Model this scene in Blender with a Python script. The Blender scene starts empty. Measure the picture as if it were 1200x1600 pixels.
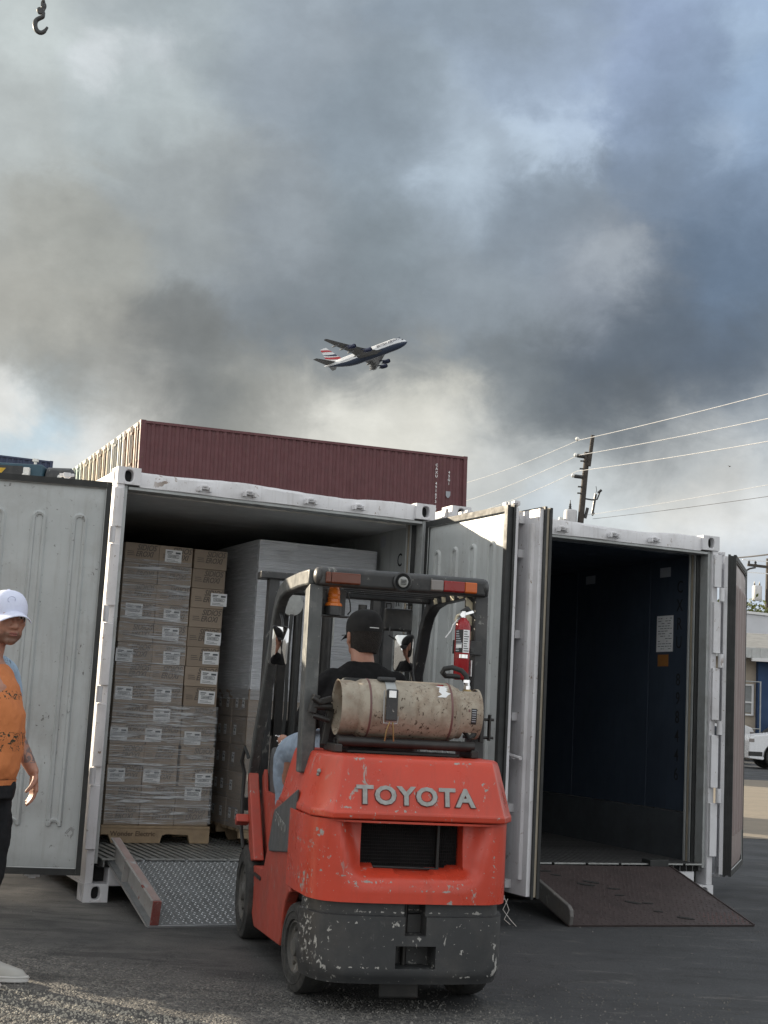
import bpy, bmesh, math, random
from mathutils import Vector, Matrix, Euler
random.seed(7)
S = bpy.context.scene
COL = S.collection
PI = math.pi
R = math.radians

# ------------------------------------------------------------------ camera
cam = bpy.data.cameras.new('camera')
cam.sensor_fit = 'VERTICAL'; cam.sensor_height = 24.0; cam.sensor_width = 18.0
cam.lens = 24.0 * 2159.4 / 1600.0
cam.clip_start = 0.05; cam.clip_end = 6000
camo = bpy.data.objects.new('camera', cam); COL.objects.link(camo)
PITCH, ROLL, CH = 0.1429, 0.0540, 1.339
fw = Vector((0, math.cos(PITCH), math.sin(PITCH))); up = Vector((0, -math.sin(PITCH), math.cos(PITCH))); rt = Vector((1, 0, 0))
r2 = math.cos(ROLL)*rt + math.sin(ROLL)*up; u2 = -math.sin(ROLL)*rt + math.cos(ROLL)*up
m = Matrix((r2, u2, -fw)).transposed().to_4x4(); m.translation = Vector((0, 0, CH))
camo.matrix_world = m
S.camera = camo
S.render.resolution_x = 768; S.render.resolution_y = 1024

# ------------------------------------------------------------------ node helpers
class NT:
    def __init__(s, tree): s.t = tree; s.n = tree.nodes; s.l = tree.links; s.n.clear()
    def new(s, typ, **k):
        n = s.n.new(typ)
        for a, v in k.items(): setattr(n, a, v)
        return n
    def set(s, sock, v):
        if isinstance(v, bpy.types.NodeSocket): s.l.new(v, sock)
        elif v is not None: sock.default_value = v
    def math(s, op, a, b=None, c=None, clamp=False):
        n = s.new('ShaderNodeMath', operation=op, use_clamp=clamp)
        for i, v in enumerate((a, b, c)):
            if v is not None: s.set(n.inputs[i], v)
        return n.outputs[0]
    def vmath(s, op, a, b=None):
        n = s.new('ShaderNodeVectorMath', operation=op)
        s.set(n.inputs[0], a)
        if b is not None: s.set(n.inputs[3] if op == 'SCALE' else n.inputs[1], b)
        return n.outputs['Value'] if op in ('DOT_PRODUCT', 'LENGTH') else n.outputs[0]
    def noise(s, vec, scale, detail=4, rough=.55, dist=0, out='Fac', dims='3D'):
        n = s.new('ShaderNodeTexNoise', noise_dimensions=dims)
        s.set(n.inputs['Vector'], vec)
        n.inputs['Scale'].default_value = scale; n.inputs['Detail'].default_value = detail
        n.inputs['Roughness'].default_value = rough; n.inputs['Distortion'].default_value = dist
        return n.outputs[out]
    def voro(s, vec, scale, feature='F1', out='Distance', rnd=1):
        n = s.new('ShaderNodeTexVoronoi', feature=feature)
        s.set(n.inputs['Vector'], vec); n.inputs['Scale'].default_value = scale; n.inputs['Randomness'].default_value = rnd
        return n.outputs[out]
    def ramp(s, fac, stops, interp='LINEAR'):
        n = s.new('ShaderNodeValToRGB'); n.color_ramp.interpolation = interp
        e = n.color_ramp.elements
        while len(e) < len(stops): e.new(0.5)
        for i, (p, c) in enumerate(stops):
            e[i].position = p
            if isinstance(c, (int, float)): c = (c, c, c)
            e[i].color = (*c[:3], 1)
        s.set(n.inputs[0], fac)
        return n.outputs[0]
    def mix(s, fac, a, b, typ='MIX'):
        n = s.new('ShaderNodeMix', data_type='RGBA', blend_type=typ)
        s.set(n.inputs[0], fac)
        for i, v in ((6, a), (7, b)):
            if isinstance(v, (tuple, list)): v = (*v[:3], 1)
            s.set(n.inputs[i], v)
        return n.outputs[2]
    def scalev(s, vec, v3):
        n = s.new('ShaderNodeMapping'); s.set(n.inputs['Vector'], vec); n.inputs['Scale'].default_value = v3
        return n.outputs[0]

MATS = {}
def mat(name):
    m = bpy.data.materials.new(name); m.use_nodes = True
    t = NT(m.node_tree)
    o = t.new('ShaderNodeOutputMaterial'); b = t.new('ShaderNodeBsdfPrincipled')
    t.l.new(b.outputs[0], o.inputs[0])
    co = t.new('ShaderNodeTexCoord').outputs['Object']
    MATS[name] = m
    return m, t, b, co
def bump(t, b, h, strength=.3, dist=.01):
    n = t.new('ShaderNodeBump'); n.inputs['Strength'].default_value = strength; n.inputs['Distance'].default_value = dist
    t.set(n.inputs['Height'], h); t.l.new(n.outputs[0], b.inputs['Normal'])

def surf(name, col, rough=.5, metal=0, var=.12, nscale=6, dirt=0.0, dirtcol=(.12, .09, .06), streak=0.0, chips=0.0, chipcol=(.3, .3, .28), bmp=0.0, bscale=40, spec=.5, chipscale=9, patches=(), finet=.66):
    """painted / coated surface: tone variation, dirt blotches, run streaks, chipped paint, fine relief"""
    m, t, b, co = mat(name)
    n1 = t.noise(co, nscale, 5)
    c = t.mix(1.0, col, t.ramp(n1, [(.25, 1 - var), (.75, 1 + var*.6)]), 'MULTIPLY')
    rg = t.ramp(t.noise(co, nscale*2.3, 4), [(.3, max(.02, rough - .1)), (.7, min(1, rough + .12))])
    if dirt:
        d = t.ramp(t.noise(co, nscale*.8, 8, .7), [(.48, 0), (.72, 1)])
        c = t.mix(t.math('MULTIPLY', d, dirt), c, dirtcol)
    if streak:
        sv = t.scalev(co, (9, 9, .7))
        d = t.ramp(t.noise(sv, 3.0, 6, .65), [(.52, 0), (.75, 1)])
        c = t.mix(t.math('MULTIPLY', d, streak), c, dirtcol)
    if chips:
        cv = t.scalev(co, (1.6, 1.6, 1.0))
        k = t.noise(cv, chipscale, 9, .68, .6)
        if patches:
            sp = t.new('ShaderNodeSeparateXYZ'); t.l.new(co, sp.inputs[0]); G = None
            for (px_, pz_, rx_, rz_) in patches:
                e_ = t.math('POWER', t.math('MULTIPLY_ADD', sp.outputs[0], 1/rx_, -px_/rx_), 2); f_ = t.math('POWER', t.math('MULTIPLY_ADD', sp.outputs[2], 1/rz_, -pz_/rz_), 2)
                g_ = t.math('EXPONENT', t.math('MULTIPLY', t.math('ADD', e_, f_), -1.0)); G = g_ if G is None else t.math('MAXIMUM', G, g_)
            kf = t.math('ADD', t.noise(t.scalev(co, (1, 1, 1)), 42, 6, .62, .5), t.math('MULTIPLY', G, .145))
            pm_ = t.ramp(kf, [(.66, 0), (.675, 1)])
        msk = t.ramp(k, [(.63 - chips*.1, 0), (.645 - chips*.1, 1)])
        pres = t.ramp(t.noise(co, 2.2, 2), [(.42, 0), (.55, 1)])
        msk = t.math('MULTIPLY', msk, pres)
        fine = t.ramp(t.noise(co, 34, 6, .6), [(finet, 0), (finet+.03, 1)])
        msk = t.math('MAXIMUM', msk, t.math('MULTIPLY', fine, .6))
        if patches: msk = t.math('MAXIMUM', msk, pm_)
        cc = t.mix(t.noise(co, 30, 3), chipcol, tuple(x*.45 for x in chipcol))
        c = t.mix(msk, c, cc)
        rg = t.mix(msk, rg, (.75, .75, .75))
    t.set(b.inputs['Base Color'], c if isinstance(c, bpy.types.NodeSocket) else (*col, 1))
    t.set(b.inputs['Roughness'], rg)
    b.inputs['Metallic'].default_value = metal
    b.inputs['Specular IOR Level'].default_value = spec
    if bmp: bump(t, b, t.noise(co, bscale, 6), bmp, .01)
    return m

# ------------------------------------------------------------------ world: cloudy sky fixed in world directions
SUN_EL = 15.6
SUNV = Vector((-0.847, 0.532, math.tan(R(SUN_EL)))).normalized()   # towards the sun
world = bpy.data.worlds.new('World'); S.world = world; world.use_nodes = True
t = NT(world.node_tree)
wo = t.new('ShaderNodeOutputWorld'); bg = t.new('ShaderNodeBackground'); t.l.new(bg.outputs[0], wo.inputs[0])
sky = t.new('ShaderNodeTexSky', sky_type='NISHITA'); sky.sun_disc = False
sky.sun_elevation = R(SUN_EL); sky.sun_rotation = math.atan2(SUNV.x, SUNV.y)
sky.air_density = 1.2; sky.dust_density = 1.5
gen = t.new('ShaderNodeTexCoord').outputs['Generated']
def lin(c): return tuple(((v/255 + .055)/1.055)**2.4 if v > 10 else v/255/12.92 for v in c)
def pxdir(x, y): return (fw + r2*((x - 600)/2159.4) + u2*((800 - y)/2159.4)).normalized()
# cloud deck: brightness of its lumps, each at its own direction in the sky
LUMPS = [(0, 0, 190, 200, 200), (300, 20, 160, 172, 178), (450, 60, 150, 163, 175), (0, 200, 182, 190, 190), (200, 150, 174, 185, 188), (300, 300, 155, 163, 166), (100, 380, 160, 163, 158), (600, 200, 140, 155, 168), (600, 350, 133, 146, 155), (850, 60, 138, 153, 168), (870, 110, 160, 180, 206), (720, 260, 166, 183, 200), (1000, 90, 145, 165, 198), (1190, 180, 152, 180, 214), (1060, 140, 128, 148, 175), (1060, 250, 122, 140, 162), (1180, 260, 116, 136, 162), (850, 350, 128, 143, 158), (40, 470, 178, 178, 170), (300, 600, 124, 129, 130), (100, 590, 146, 147, 142), (500, 480, 128, 138, 146), (600, 600, 118, 126, 132), (750, 450, 142, 154, 164), (920, 420, 152, 162, 174), (1000, 520, 100, 114, 130), (1150, 430, 104, 124, 148), (800, 600, 112, 122, 130), (950, 620, 98, 108, 118), (1150, 590, 100, 113, 128), (70, 690, 170, 204, 224), (130, 710, 226, 226, 222), (190, 650, 168, 168, 162), (420, 640, 152, 154, 149), (650, 660, 214, 213, 202), (760, 710, 194, 198, 196), (800, 655, 136, 144, 148), (850, 760, 196, 202, 203), (1000, 700, 122, 130, 137), (1050, 740, 150, 157, 162), (950, 780, 208, 215, 215), (1100, 790, 216, 214, 206), (1180, 790, 224, 224, 219), (1180, 860, 186, 202, 220), (1190, 700, 168, 178, 186), (450, 350, 142, 152, 160), (-110, -60, 186, 195, 196), (-110, 150, 184, 192, 192), (-110, 350, 165, 168, 164), (-110, 520, 168, 168, 162), (-110, 690, 212, 212, 206), (-110, 850, 215, 216, 212), (150, -110, 170, 180, 184), (400, -110, 150, 163, 174), (650, -110, 142, 158, 174), (900, -110, 140, 160, 182), (1130, -110, 146, 168, 198), (1320, -60, 150, 174, 204), (1320, 150, 142, 166, 196), (1320, 330, 110, 130, 154), (1320, 520, 104, 120, 138), (1320, 690, 165, 176, 184), (1320, 850, 205, 212, 215), (150, 850, 215, 216, 212), (400, 850, 212, 212, 205), (650, 850, 210, 212, 206), (1050, 870, 205, 210, 212)]
wv = t.vmath('SUBTRACT', t.noise(t.scalev(gen, (1, 1, 1.5)), 13, 7, .62, .6, out='Color'), (.5, .5, .5))
wv2 = t.vmath('SUBTRACT', t.noise(gen, 22, 6, .6, out='Color'), (.5, .5, .5))
gw = t.vmath('NORMALIZE', t.vmath('ADD', t.vmath('ADD', gen, t.vmath('SCALE', wv, .060)), t.vmath('SCALE', wv2, .045)))
acc = None; wsum = None
LUMPS = [(x, y, *c_, 1500.0) for (x, y, *c_) in LUMPS]
# smaller bright tears and torn edges in the deck
LUMPS += [(x, y, *c_, 9000.0) for (x, y, *c_) in [(812, 205, 190, 208, 226), (850, 182, 186, 204, 224), (905, 195, 184, 202, 222), (715, 265, 186, 203, 218), (870, 60, 158, 178, 206), (1145, 205, 176, 196, 220), (1160, 60, 160, 184, 212), (930, 415, 176, 186, 196), (965, 400, 170, 180, 190), (150, 95, 208, 214, 218), (240, 80, 196, 203, 208), (10, 655, 236, 234, 228), (25, 670, 232, 232, 228), (85, 672, 172, 208, 230), (55, 690, 176, 210, 230), (120, 700, 234, 234, 230), (150, 690, 236, 235, 231), (165, 680, 230, 229, 224), (90, 712, 232, 233, 230), (545, 655, 222, 221, 212), (600, 640, 226, 225, 216), (640, 628, 220, 219, 208), (660, 680, 222, 221, 212), (1090, 730, 196, 204, 208), (1190, 730, 214, 220, 222), (1000, 800, 214, 222, 226), (1050, 800, 226, 224, 216), (860, 790, 190, 204, 216), (480, 650, 168, 169, 162), (880, 640, 104, 113, 121), (1010, 640, 100, 110, 120)]]
LUMPS += [(x, y, *c_, 3500.0) for (x, y, *c_) in [(480, 672, 208, 208, 202), (555, 668, 232, 231, 222), (635, 668, 236, 235, 226), (705, 678, 222, 222, 215), (770, 715, 214, 217, 216), (5, 640, 238, 236, 230), (130, 712, 240, 239, 234), (200, 690, 214, 213, 207), (900, 800, 206, 213, 218), (1130, 815, 228, 227, 222), (1010, 770, 214, 219, 220)]]
def tone(c_):
    g_ = sum(c_)/3; k_ = .08*(g_ - 150)
    return [g_ + (v - g_)*(.85 if g_ < 200 else .95) + k_ for v in c_]
LUMPS = [(L_[0], L_[1], *tone(L_[2:5]), L_[5]) for L_ in LUMPS]
gseq = gw
for li, (x, y, cr, cg, cb, kk) in enumerate(LUMPS):
    d = pxdir(x, y)
    if li % 5 == 0 and acc is not None:      # evaluate in small batches
        ch_ = t.new('ShaderNodeVectorMath', operation='MULTIPLY_ADD')
        t.l.new(acc, ch_.inputs[0]); ch_.inputs[1].default_value = (1e-8, 1e-8, 1e-8); t.l.new(gw, ch_.inputs[2]); gseq = ch_.outputs[0]
    dt = t.vmath('DOT_PRODUCT', gseq, tuple(d))
    w = t.math('EXPONENT', t.math('MULTIPLY_ADD', dt, kk, -kk))
    cv = t.new('ShaderNodeVectorMath', operation='MULTIPLY_ADD')
    cv.inputs[0].default_value = lin((cr, cg, cb))
    comb = t.new('ShaderNodeCombineXYZ')
    for i in range(3): t.l.new(w, comb.inputs[i])
    t.l.new(comb.outputs[0], cv.inputs[1])
    if acc is not None: t.l.new(acc, cv.inputs[2])
    acc = cv.outputs[0]
    wsum = w if wsum is None else t.math('ADD', wsum, w)
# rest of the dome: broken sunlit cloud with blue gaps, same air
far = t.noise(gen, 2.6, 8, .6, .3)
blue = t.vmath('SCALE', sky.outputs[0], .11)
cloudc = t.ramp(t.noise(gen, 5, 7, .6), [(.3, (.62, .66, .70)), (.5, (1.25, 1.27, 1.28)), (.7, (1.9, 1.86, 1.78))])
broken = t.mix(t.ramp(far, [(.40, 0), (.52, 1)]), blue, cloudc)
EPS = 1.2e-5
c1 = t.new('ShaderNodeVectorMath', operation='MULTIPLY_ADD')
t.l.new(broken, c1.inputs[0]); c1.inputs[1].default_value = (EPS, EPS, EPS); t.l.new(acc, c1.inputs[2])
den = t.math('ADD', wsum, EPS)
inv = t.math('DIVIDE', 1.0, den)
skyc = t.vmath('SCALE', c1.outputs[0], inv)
wisp = t.ramp(t.noise(t.scalev(gen, (1, 1, 1.8)), 10, 11, .6, .1), [(.3, .905), (.5, 1.0), (.66, 1.12)])
skyc = t.mix(1.0, skyc, wisp, 'MULTIPLY')
skyc = t.mix(1.0, skyc, t.ramp(t.noise(gen, 30, 8, .62), [(.35, .95), (.65, 1.055)]), 'MULTIPLY')
# below the horizon: plain dull ground tone (nothing of it is seen)
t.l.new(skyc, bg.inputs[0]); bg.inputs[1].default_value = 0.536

sl = bpy.data.lights.new('sun', 'SUN'); sl.energy = 5.0; sl.angle = R(.5); sl.color = (1.0, .86, .66)
so = bpy.data.objects.new('sun', sl); COL.objects.link(so)
so.rotation_euler = SUNV.to_track_quat('Z', 'Y').to_euler(); so.location = SUNV*60 + Vector((0, 10, 0))
S.view_settings.view_transform = 'Standard'; S.view_settings.look = 'None'
S.view_settings.exposure = 0.9; S.view_settings.gamma = 1.0; S.view_settings.use_curve_mapping = False

# ------------------------------------------------------------------ mesh helpers
class MB:
    def __init__(s): s.bm = bmesh.new(); s.mi = 0; s.M = Matrix.Identity(4)
    def v(s, p): return s.bm.verts.new(s.M @ Vector(p))
    def f(s, vs):
        try:
            f = s.bm.faces.new(vs); f.material_index = s.mi; return f
        except ValueError: return None
    def poly(s, pts): return s.f([s.v(p) for p in pts])
    def box(s, lo, hi):
        x0, y0, z0 = lo; x1, y1, z1 = hi
        P = [(x0, y0, z0), (x1, y0, z0), (x1, y1, z0), (x0, y1, z0), (x0, y0, z1), (x1, y0, z1), (x1, y1, z1), (x0, y1, z1)]
        V = [s.v(p) for p in P]
        for q in ((0, 3, 2, 1), (4, 5, 6, 7), (0, 1, 5, 4), (1, 2, 6, 5), (2, 3, 7, 6), (3, 0, 4, 7)): s.f([V[i] for i in q])
        return s
    def cbox(s, c, d, rot=None):
        old = s.M
        s.M = old @ Matrix.Translation(c) @ (Euler(rot).to_matrix().to_4x4() if rot else Matrix.Identity(4))
        s.box((-d[0]/2, -d[1]/2, -d[2]/2), (d[0]/2, d[1]/2, d[2]/2)); s.M = old
        return s
    def prism(s, pts, axis, a, b):
        """polygon (2D) pushed along axis from a to b"""
        def P(p, h):
            return {'x': (h, p[0], p[1]), 'y': (p[0], h, p[1]), 'z': (p[0], p[1], h)}[axis]
        A = [s.v(P(p, a)) for p in pts]; B = [s.v(P(p, b)) for p in pts]
        n = len(pts)
        s.f(A[::-1]); s.f(B)
        for i in range(n): s.f([A[i], A[(i+1) % n], B[(i+1) % n], B[i]])
        return s
    def tube(s, pts, r, n=8, cap=True, close=False):
        pts = [Vector(p) for p in pts]; rings = []
        prev = None
        N = len(pts)
        for i, p in enumerate(pts):
            if close: d = pts[(i+1) % N] - pts[i-1]
            else: d = pts[min(i+1, N-1)] - pts[max(i-1, 0)]
            if d.length < 1e-9: d = Vector((0, 0, 1))
            d.normalize()
            if prev is None:
                a = Vector((0, 0, 1)) if abs(d.z) < .9 else Vector((1, 0, 0))
                u = d.cross(a).normalized()
            else:
                u = (prev - d*prev.dot(d)).normalized()
            prev = u; w = d.cross(u)
            rr = r[i] if isinstance(r, (list, tuple)) else r
            if isinstance(rr, (list, tuple)): ra, rb = rr
            else: ra = rb = rr
            rings.append([s.v(p + u*math.cos(2*PI*k/n)*ra + w*math.sin(2*PI*k/n)*rb) for k in range(n)])
        for i in range(N - (0 if close else 1)):
            a, b = rings[i], rings[(i+1) % N]
            for k in range(n): s.f([a[k], a[(k+1) % n], b[(k+1) % n], b[k]])
        if cap and not close: s.f(rings[0][::-1]); s.f(rings[-1])
        return s
    def cyl(s, p0, p1, r0, r1=None, n=16): return s.tube([p0, p1], [r0, r0 if r1 is None else r1], n)
    def lathe(s, prof, n=24, c=(0, 0, 0), axis='z', cap=True):
        """prof: list of (radius, height) turned about an axis"""
        rings = []
        for (r, h) in prof:
            ring = []
            for k in range(n):
                a = 2*PI*k/n; x, y = r*math.cos(a), r*math.sin(a)
                p = {'z': (x, y, h), 'x': (h, x, y), 'y': (x, h, y)}[axis]
                ring.append(s.v((p[0]+c[0], p[1]+c[1], p[2]+c[2])))
            rings.append(ring)
        for a, b in zip(rings, rings[1:]):
            for k in range(n): s.f([a[k], a[(k+1) % n], b[(k+1) % n], b[k]])
        if cap: s.f(rings[0][::-1]); s.f(rings[-1])
        return s
    def ell(s, c, r, n=12, m=8, rot=None):
        old = s.M
        s.M = old @ Matrix.Translation(c) @ (Euler(rot).to_matrix().to_4x4() if rot else Matrix.Identity(4))
        top = s.v((0, 0, r[2])); bot = s.v((0, 0, -r[2])); rings = []
        for j in range(1, m):
            a = PI*j/m
            rings.append([s.v((r[0]*math.sin(a)*math.cos(2*PI*k/n), r[1]*math.sin(a)*math.sin(2*PI*k/n), r[2]*math.cos(a))) for k in range(n)])
        for k in range(n):
            s.f([top, rings[0][k], rings[0][(k+1) % n]]); s.f([bot, rings[-1][(k+1) % n], rings[-1][k]])
        for a, b in zip(rings, rings[1:]):
            for k in range(n): s.f([a[k], b[k], b[(k+1) % n], a[(k+1) % n]])
        s.M = old
        return s
    def grid(s, P):
        V = [[s.v(p) for p in row] for row in P]
        for i in range(len(V)-1):
            for j in range(len(V[0])-1): s.f([V[i][j], V[i][j+1], V[i+1][j+1], V[i+1][j]])
        return V
    def mesh(s, name, mats, smooth=False):
        bmesh.ops.recalc_face_normals(s.bm, faces=s.bm.faces)
        me = bpy.data.meshes.new(name); s.bm.to_mesh(me); s.bm.free()
        for mm in (mats if isinstance(mats, (list, tuple)) else [mats]): me.materials.append(MATS[mm] if isinstance(mm, str) else mm)
        if smooth:
            for p in me.polygons: p.use_smooth = True
        return me
    def build(s, name, mats, parent=None, bev=0, smooth=False, loc=None, rot=None, seg=2, auto=None):
        me = s.mesh(name, mats, smooth)
        return place(name, me, parent, bev, loc, rot, seg, auto if auto is not None else smooth)

def place(name, me, parent=None, bev=0, loc=None, rot=None, seg=2, auto=False):
    o = bpy.data.objects.new(name, me); COL.objects.link(o)
    if parent: o.parent = parent
    if loc: o.location = loc
    if rot: o.rotation_euler = rot
    if bev:
        b = o.modifiers.new('bevel', 'BEVEL'); b.width = bev; b.segments = seg; b.limit_method = 'ANGLE'; b.angle_limit = R(35)
        b.harden_normals = False
    if auto:
        try: me.set_sharp_from_angle(angle=R(38))
        except Exception: pass
    return o

def thing(name, label, cat, loc=(0, 0, 0), rz=0, group=None, rot=None):
    o = bpy.data.objects.new(name, None); COL.objects.link(o); o.empty_display_size = .2
    o.location = loc; o.rotation_euler = rot if rot else (0, 0, rz)
    tag(o, label, cat, group); return o
def tag(o, label=None, cat=None, group=None, kind=None):
    if label: o['label'] = label
    if cat: o['category'] = cat
    if group: o['group'] = group
    if kind: o['kind'] = kind
    return o
def copytree(o, parent=None):
    c = o.copy(); COL.objects.link(c); c.parent = parent
    for ch in list(o.children): copytree(ch, c)
    return c
def textmesh(txt, size=1, ext=0, align='CENTER', bold=0, xs=1, shear=0, spacing=1):
    cu = bpy.data.curves.new('t', 'FONT'); cu.body = txt; cu.size = size; cu.extrude = ext; cu.align_x = align; cu.align_y = 'CENTER'
    cu.offset = bold; cu.resolution_u = 3; cu.shear = shear; cu.space_character = spacing
    o = bpy.data.objects.new('t', cu); COL.objects.link(o)
    dg = bpy.context.evaluated_depsgraph_get()
    me = bpy.data.meshes.new_from_object(o.evaluated_get(dg))
    bpy.data.objects.remove(o); bpy.data.curves.remove(cu)
    for v in me.vertices: v.co.x *= xs
    return me
def text(name, txt, size, matname, parent, loc, rot, ext=0, **k):
    me = textmesh(txt, size, ext, **k); me.materials.clear(); me.materials.append(MATS[matname])
    return place(name, me, parent, 0, loc, rot)

# ------------------------------------------------------------------ materials
surf('white_paint', (.68, .68, .70), .42, var=.09, nscale=3, dirt=.5, dirtcol=(.36, .34, .33), streak=.42, chips=.06, chipcol=(.30, .22, .16))
surf('door_liner', (.43, .455, .455), .42, var=.16, nscale=2.6, dirt=.5, dirtcol=(.27, .26, .245), streak=.45, bmp=.14, bscale=5, chips=.015, chipcol=(.16, .15, .14), chipscale=14)
surf('door_liner_warm', (.27, .215, .205), .45, var=.10, nscale=2.2, dirt=.35, dirtcol=(.30, .27, .25), streak=.4)
surf('rubber', (.022, .024, .024), .6, var=.3, dirt=.25, dirtcol=(.08, .08, .075))
surf('seal_tan', (.34, .30, .23), .6, var=.15, dirt=.4)
surf('steel_trim', (.42, .44, .44), .45, metal=.3, var=.12, dirt=.4)
surf('liner_grey', (.42, .44, .44), .5, metal=.25, var=.12, nscale=2, streak=.25, dirtcol=(.08, .08, .08))
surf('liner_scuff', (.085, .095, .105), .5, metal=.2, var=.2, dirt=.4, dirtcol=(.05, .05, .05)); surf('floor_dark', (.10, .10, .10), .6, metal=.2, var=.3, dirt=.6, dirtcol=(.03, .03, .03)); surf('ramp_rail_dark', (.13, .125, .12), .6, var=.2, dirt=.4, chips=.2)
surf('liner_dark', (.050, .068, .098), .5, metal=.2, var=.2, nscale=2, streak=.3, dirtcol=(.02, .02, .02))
surf('ceiling_liner', (.60, .61, .61), .55, var=.15)
surf('floor_alloy', (.42, .43, .42), .42, metal=.6, var=.15, dirt=.5, dirtcol=(.06, .055, .05), nscale=14)
surf('floor_gap', (.02, .02, .02), .9)
surf('black_void', (.011, .011, .012), .9, var=0)
surf('red_paint', (.54, .056, .028), .33, var=.14, nscale=3, dirt=.40, dirtcol=(.30, .055, .035), streak=.35, chips=.06, chipcol=(.42, .40, .37), bmp=.10, bscale=4, chipscale=7, finet=.71,
     patches=[(-.36, .905, .10, .010), (-.42, .925, .03, .012), (-.43, .67, .018, .05), (-.38, .605, .07, .014), (-.25, .578, .14, .010), (-.02, .565, .02, .014), (.20, .572, .05, .014), (.40, .63, .012, .07), (-.505, .55, .02, .06), (-.50, .72, .02, .03), (.30, .52, .06, .006), (-.47, .78, .02, .03), (-.1, .895, .10, .008), (.10, .545, .22, .006), (.33, 1.0, .02, .03), (.20, 1.115, .08, .006), (-.30, 1.12, .05, .005)])
surf('red_side', (.40, .060, .038), .5, var=.15, nscale=4, dirt=.6, dirtcol=(.20, .07, .05), streak=.3, chips=.06, chipcol=(.36, .34, .32))
surf('dark_grey_paint', (.036, .038, .040), .5, var=.2, nscale=5, dirt=.5, dirtcol=(.085, .08, .075), chips=.05, chipcol=(.50, .49, .46), bmp=.12, bscale=18, chipscale=6, finet=.73,
     patches=[(-.49, .34, .018, .12), (-.41, .33, .006, .09), (-.30, .40, .09, .006), (-.43, .205, .05, .02), (-.25, .208, .18, .006), (-.09, .40, .03, .02), (.02, .335, .03, .02), (.10, .225, .02, .03), (.22, .38, .015, .02), (.24, .28, .03, .015), (.42, .30, .01, .10), (.30, .17, .10, .006), (0, .445, .4, .004)])
surf('guard_black', (.032, .034, .036), .42, var=.25, nscale=6, dirt=.5, dirtcol=(.10, .095, .09), chips=.10, chipcol=(.30, .30, .28))
surf('guard_worn', (.075, .08, .08), .45, var=.25, nscale=9, dirt=.6, dirtcol=(.22, .22, .21), streak=.3, chips=.3, chipcol=(.35, .35, .33))
surf('plastic_grey', (.085, .09, .095), .55, var=.15, dirt=.3)
surf('tyre', (.030, .030, .029), .8, var=.3, nscale=18, dirt=.6, dirtcol=(.10, .095, .085), bmp=.3, bscale=60)
surf('rim', (.09, .088, .082), .65, var=.3, nscale=12, dirt=.7, dirtcol=(.13, .11, .09), chips=.2)
surf('letter_grey', (.33, .34, .33), .5, metal=.3, var=.15, nscale=30, dirt=.5)
surf('letter_edge', (.16, .02, .014), .5)
surf('tank_paint', (.37, .33, .265), .65, var=.32, nscale=9, dirt=.95, dirtcol=(.17, .11, .07), streak=.5, chips=.42, chipcol=(.085, .055, .035), bmp=.3, bscale=30, chipscale=34)
surf('black_metal', (.03, .03, .03), .4, metal=.4, var=.2, dirt=.4, dirtcol=(.09, .08, .07))
surf('brass', (.35, .25, .12), .35, metal=.9, var=.2)
surf('amber', (.62, .16, .02), .22, var=.08); surf('lens_red', (.24, .014, .012), .2, var=.08); surf('lens_orange', (.52, .11, .015), .2, var=.1); surf('lens_brown', (.13, .035, .016), .22, var=.2); surf('lens_clear', (.22, .20, .19), .2, var=.1)
surf('ext_red', (.30, .012, .018), .25, var=.08, dirt=.15)
surf('label_white', (.76, .77, .78), .5, var=.08, nscale=20); surf('label_black', (.02, .02, .02), .5); surf('label_ink', (.08, .09, .10), .6, var=0); surf('label_mid', (.34, .36, .40), .6, var=0)
surf('chrome', (.8, .8, .8), .12, metal=1, var=.05)
surf('hazard_yellow', (.55, .50, .36), .45, var=.15, dirt=.4)
surf('crane_yellow', (.60, .38, .03), .4, var=.15)
surf('crane_blue', (.035, .085, .12), .45, var=.15)
surf('orange_label', (.30, .13, .035), .6)
surf('ramp_steel', (.30, .315, .325), .40, metal=.55, var=.2, nscale=8, dirt=.45, dirtcol=(.09, .09, .085))
surf('ramp_tread', (.48, .50, .52), .34, metal=.7, var=.2)
surf('ramp_rail', (.36, .35, .34), .5, metal=.3, var=.12, nscale=7, dirt=.5, dirtcol=(.22, .19, .17), chips=.2, chipcol=(.30, .09, .07))
surf('ramp_red', (.22, .060, .052), .6, var=.25, dirt=.5, dirtcol=(.34, .30, .28), chips=.7, chipcol=(.5, .48, .45)); surf('ramp_pink', (.30, .225, .21), .6, var=.2, dirt=.5, dirtcol=(.26, .24, .23), chips=.5, chipcol=(.4, .4, .4))
surf('ramp_rust', (.050, .036, .035), .6, var=.25, nscale=5, dirt=.5, dirtcol=(.028, .022, .02), bmp=.3, bscale=26)
surf('ramp_rust_tread', (.16, .08, .075), .5, var=.3)
surf('wood', (.34, .25, .16), .75, var=.2, nscale=14, dirt=.4, dirtcol=(.15, .11, .08), bmp=.2)
surf('wood_ink', (.13, .09, .06), .8)
surf('pole_wood', (.060, .052, .045), .85, var=.3, nscale=5, streak=.4, dirtcol=(.04, .03, .025))
surf('transformer', (.55, .55, .56), .45, var=.08, streak=.25)
surf('wire_alu', (.60, .61, .62), .35, metal=.3, var=0); surf('wire_dark', (.04, .04, .045), .6, var=0); surf('porcelain', (.75, .75, .72), .25, var=.05)
surf('concrete', (.33, .31, .28), .9, var=.2, nscale=1.5, dirt=.4, bmp=.2)
surf('stucco_white', (.62, .63, .66), .85, var=.1, nscale=1); surf('stucco_blue', (.028, .062, .14), .8, var=.15, nscale=1); surf('stucco_tan', (.42, .36, .29), .85, var=.1)
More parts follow.
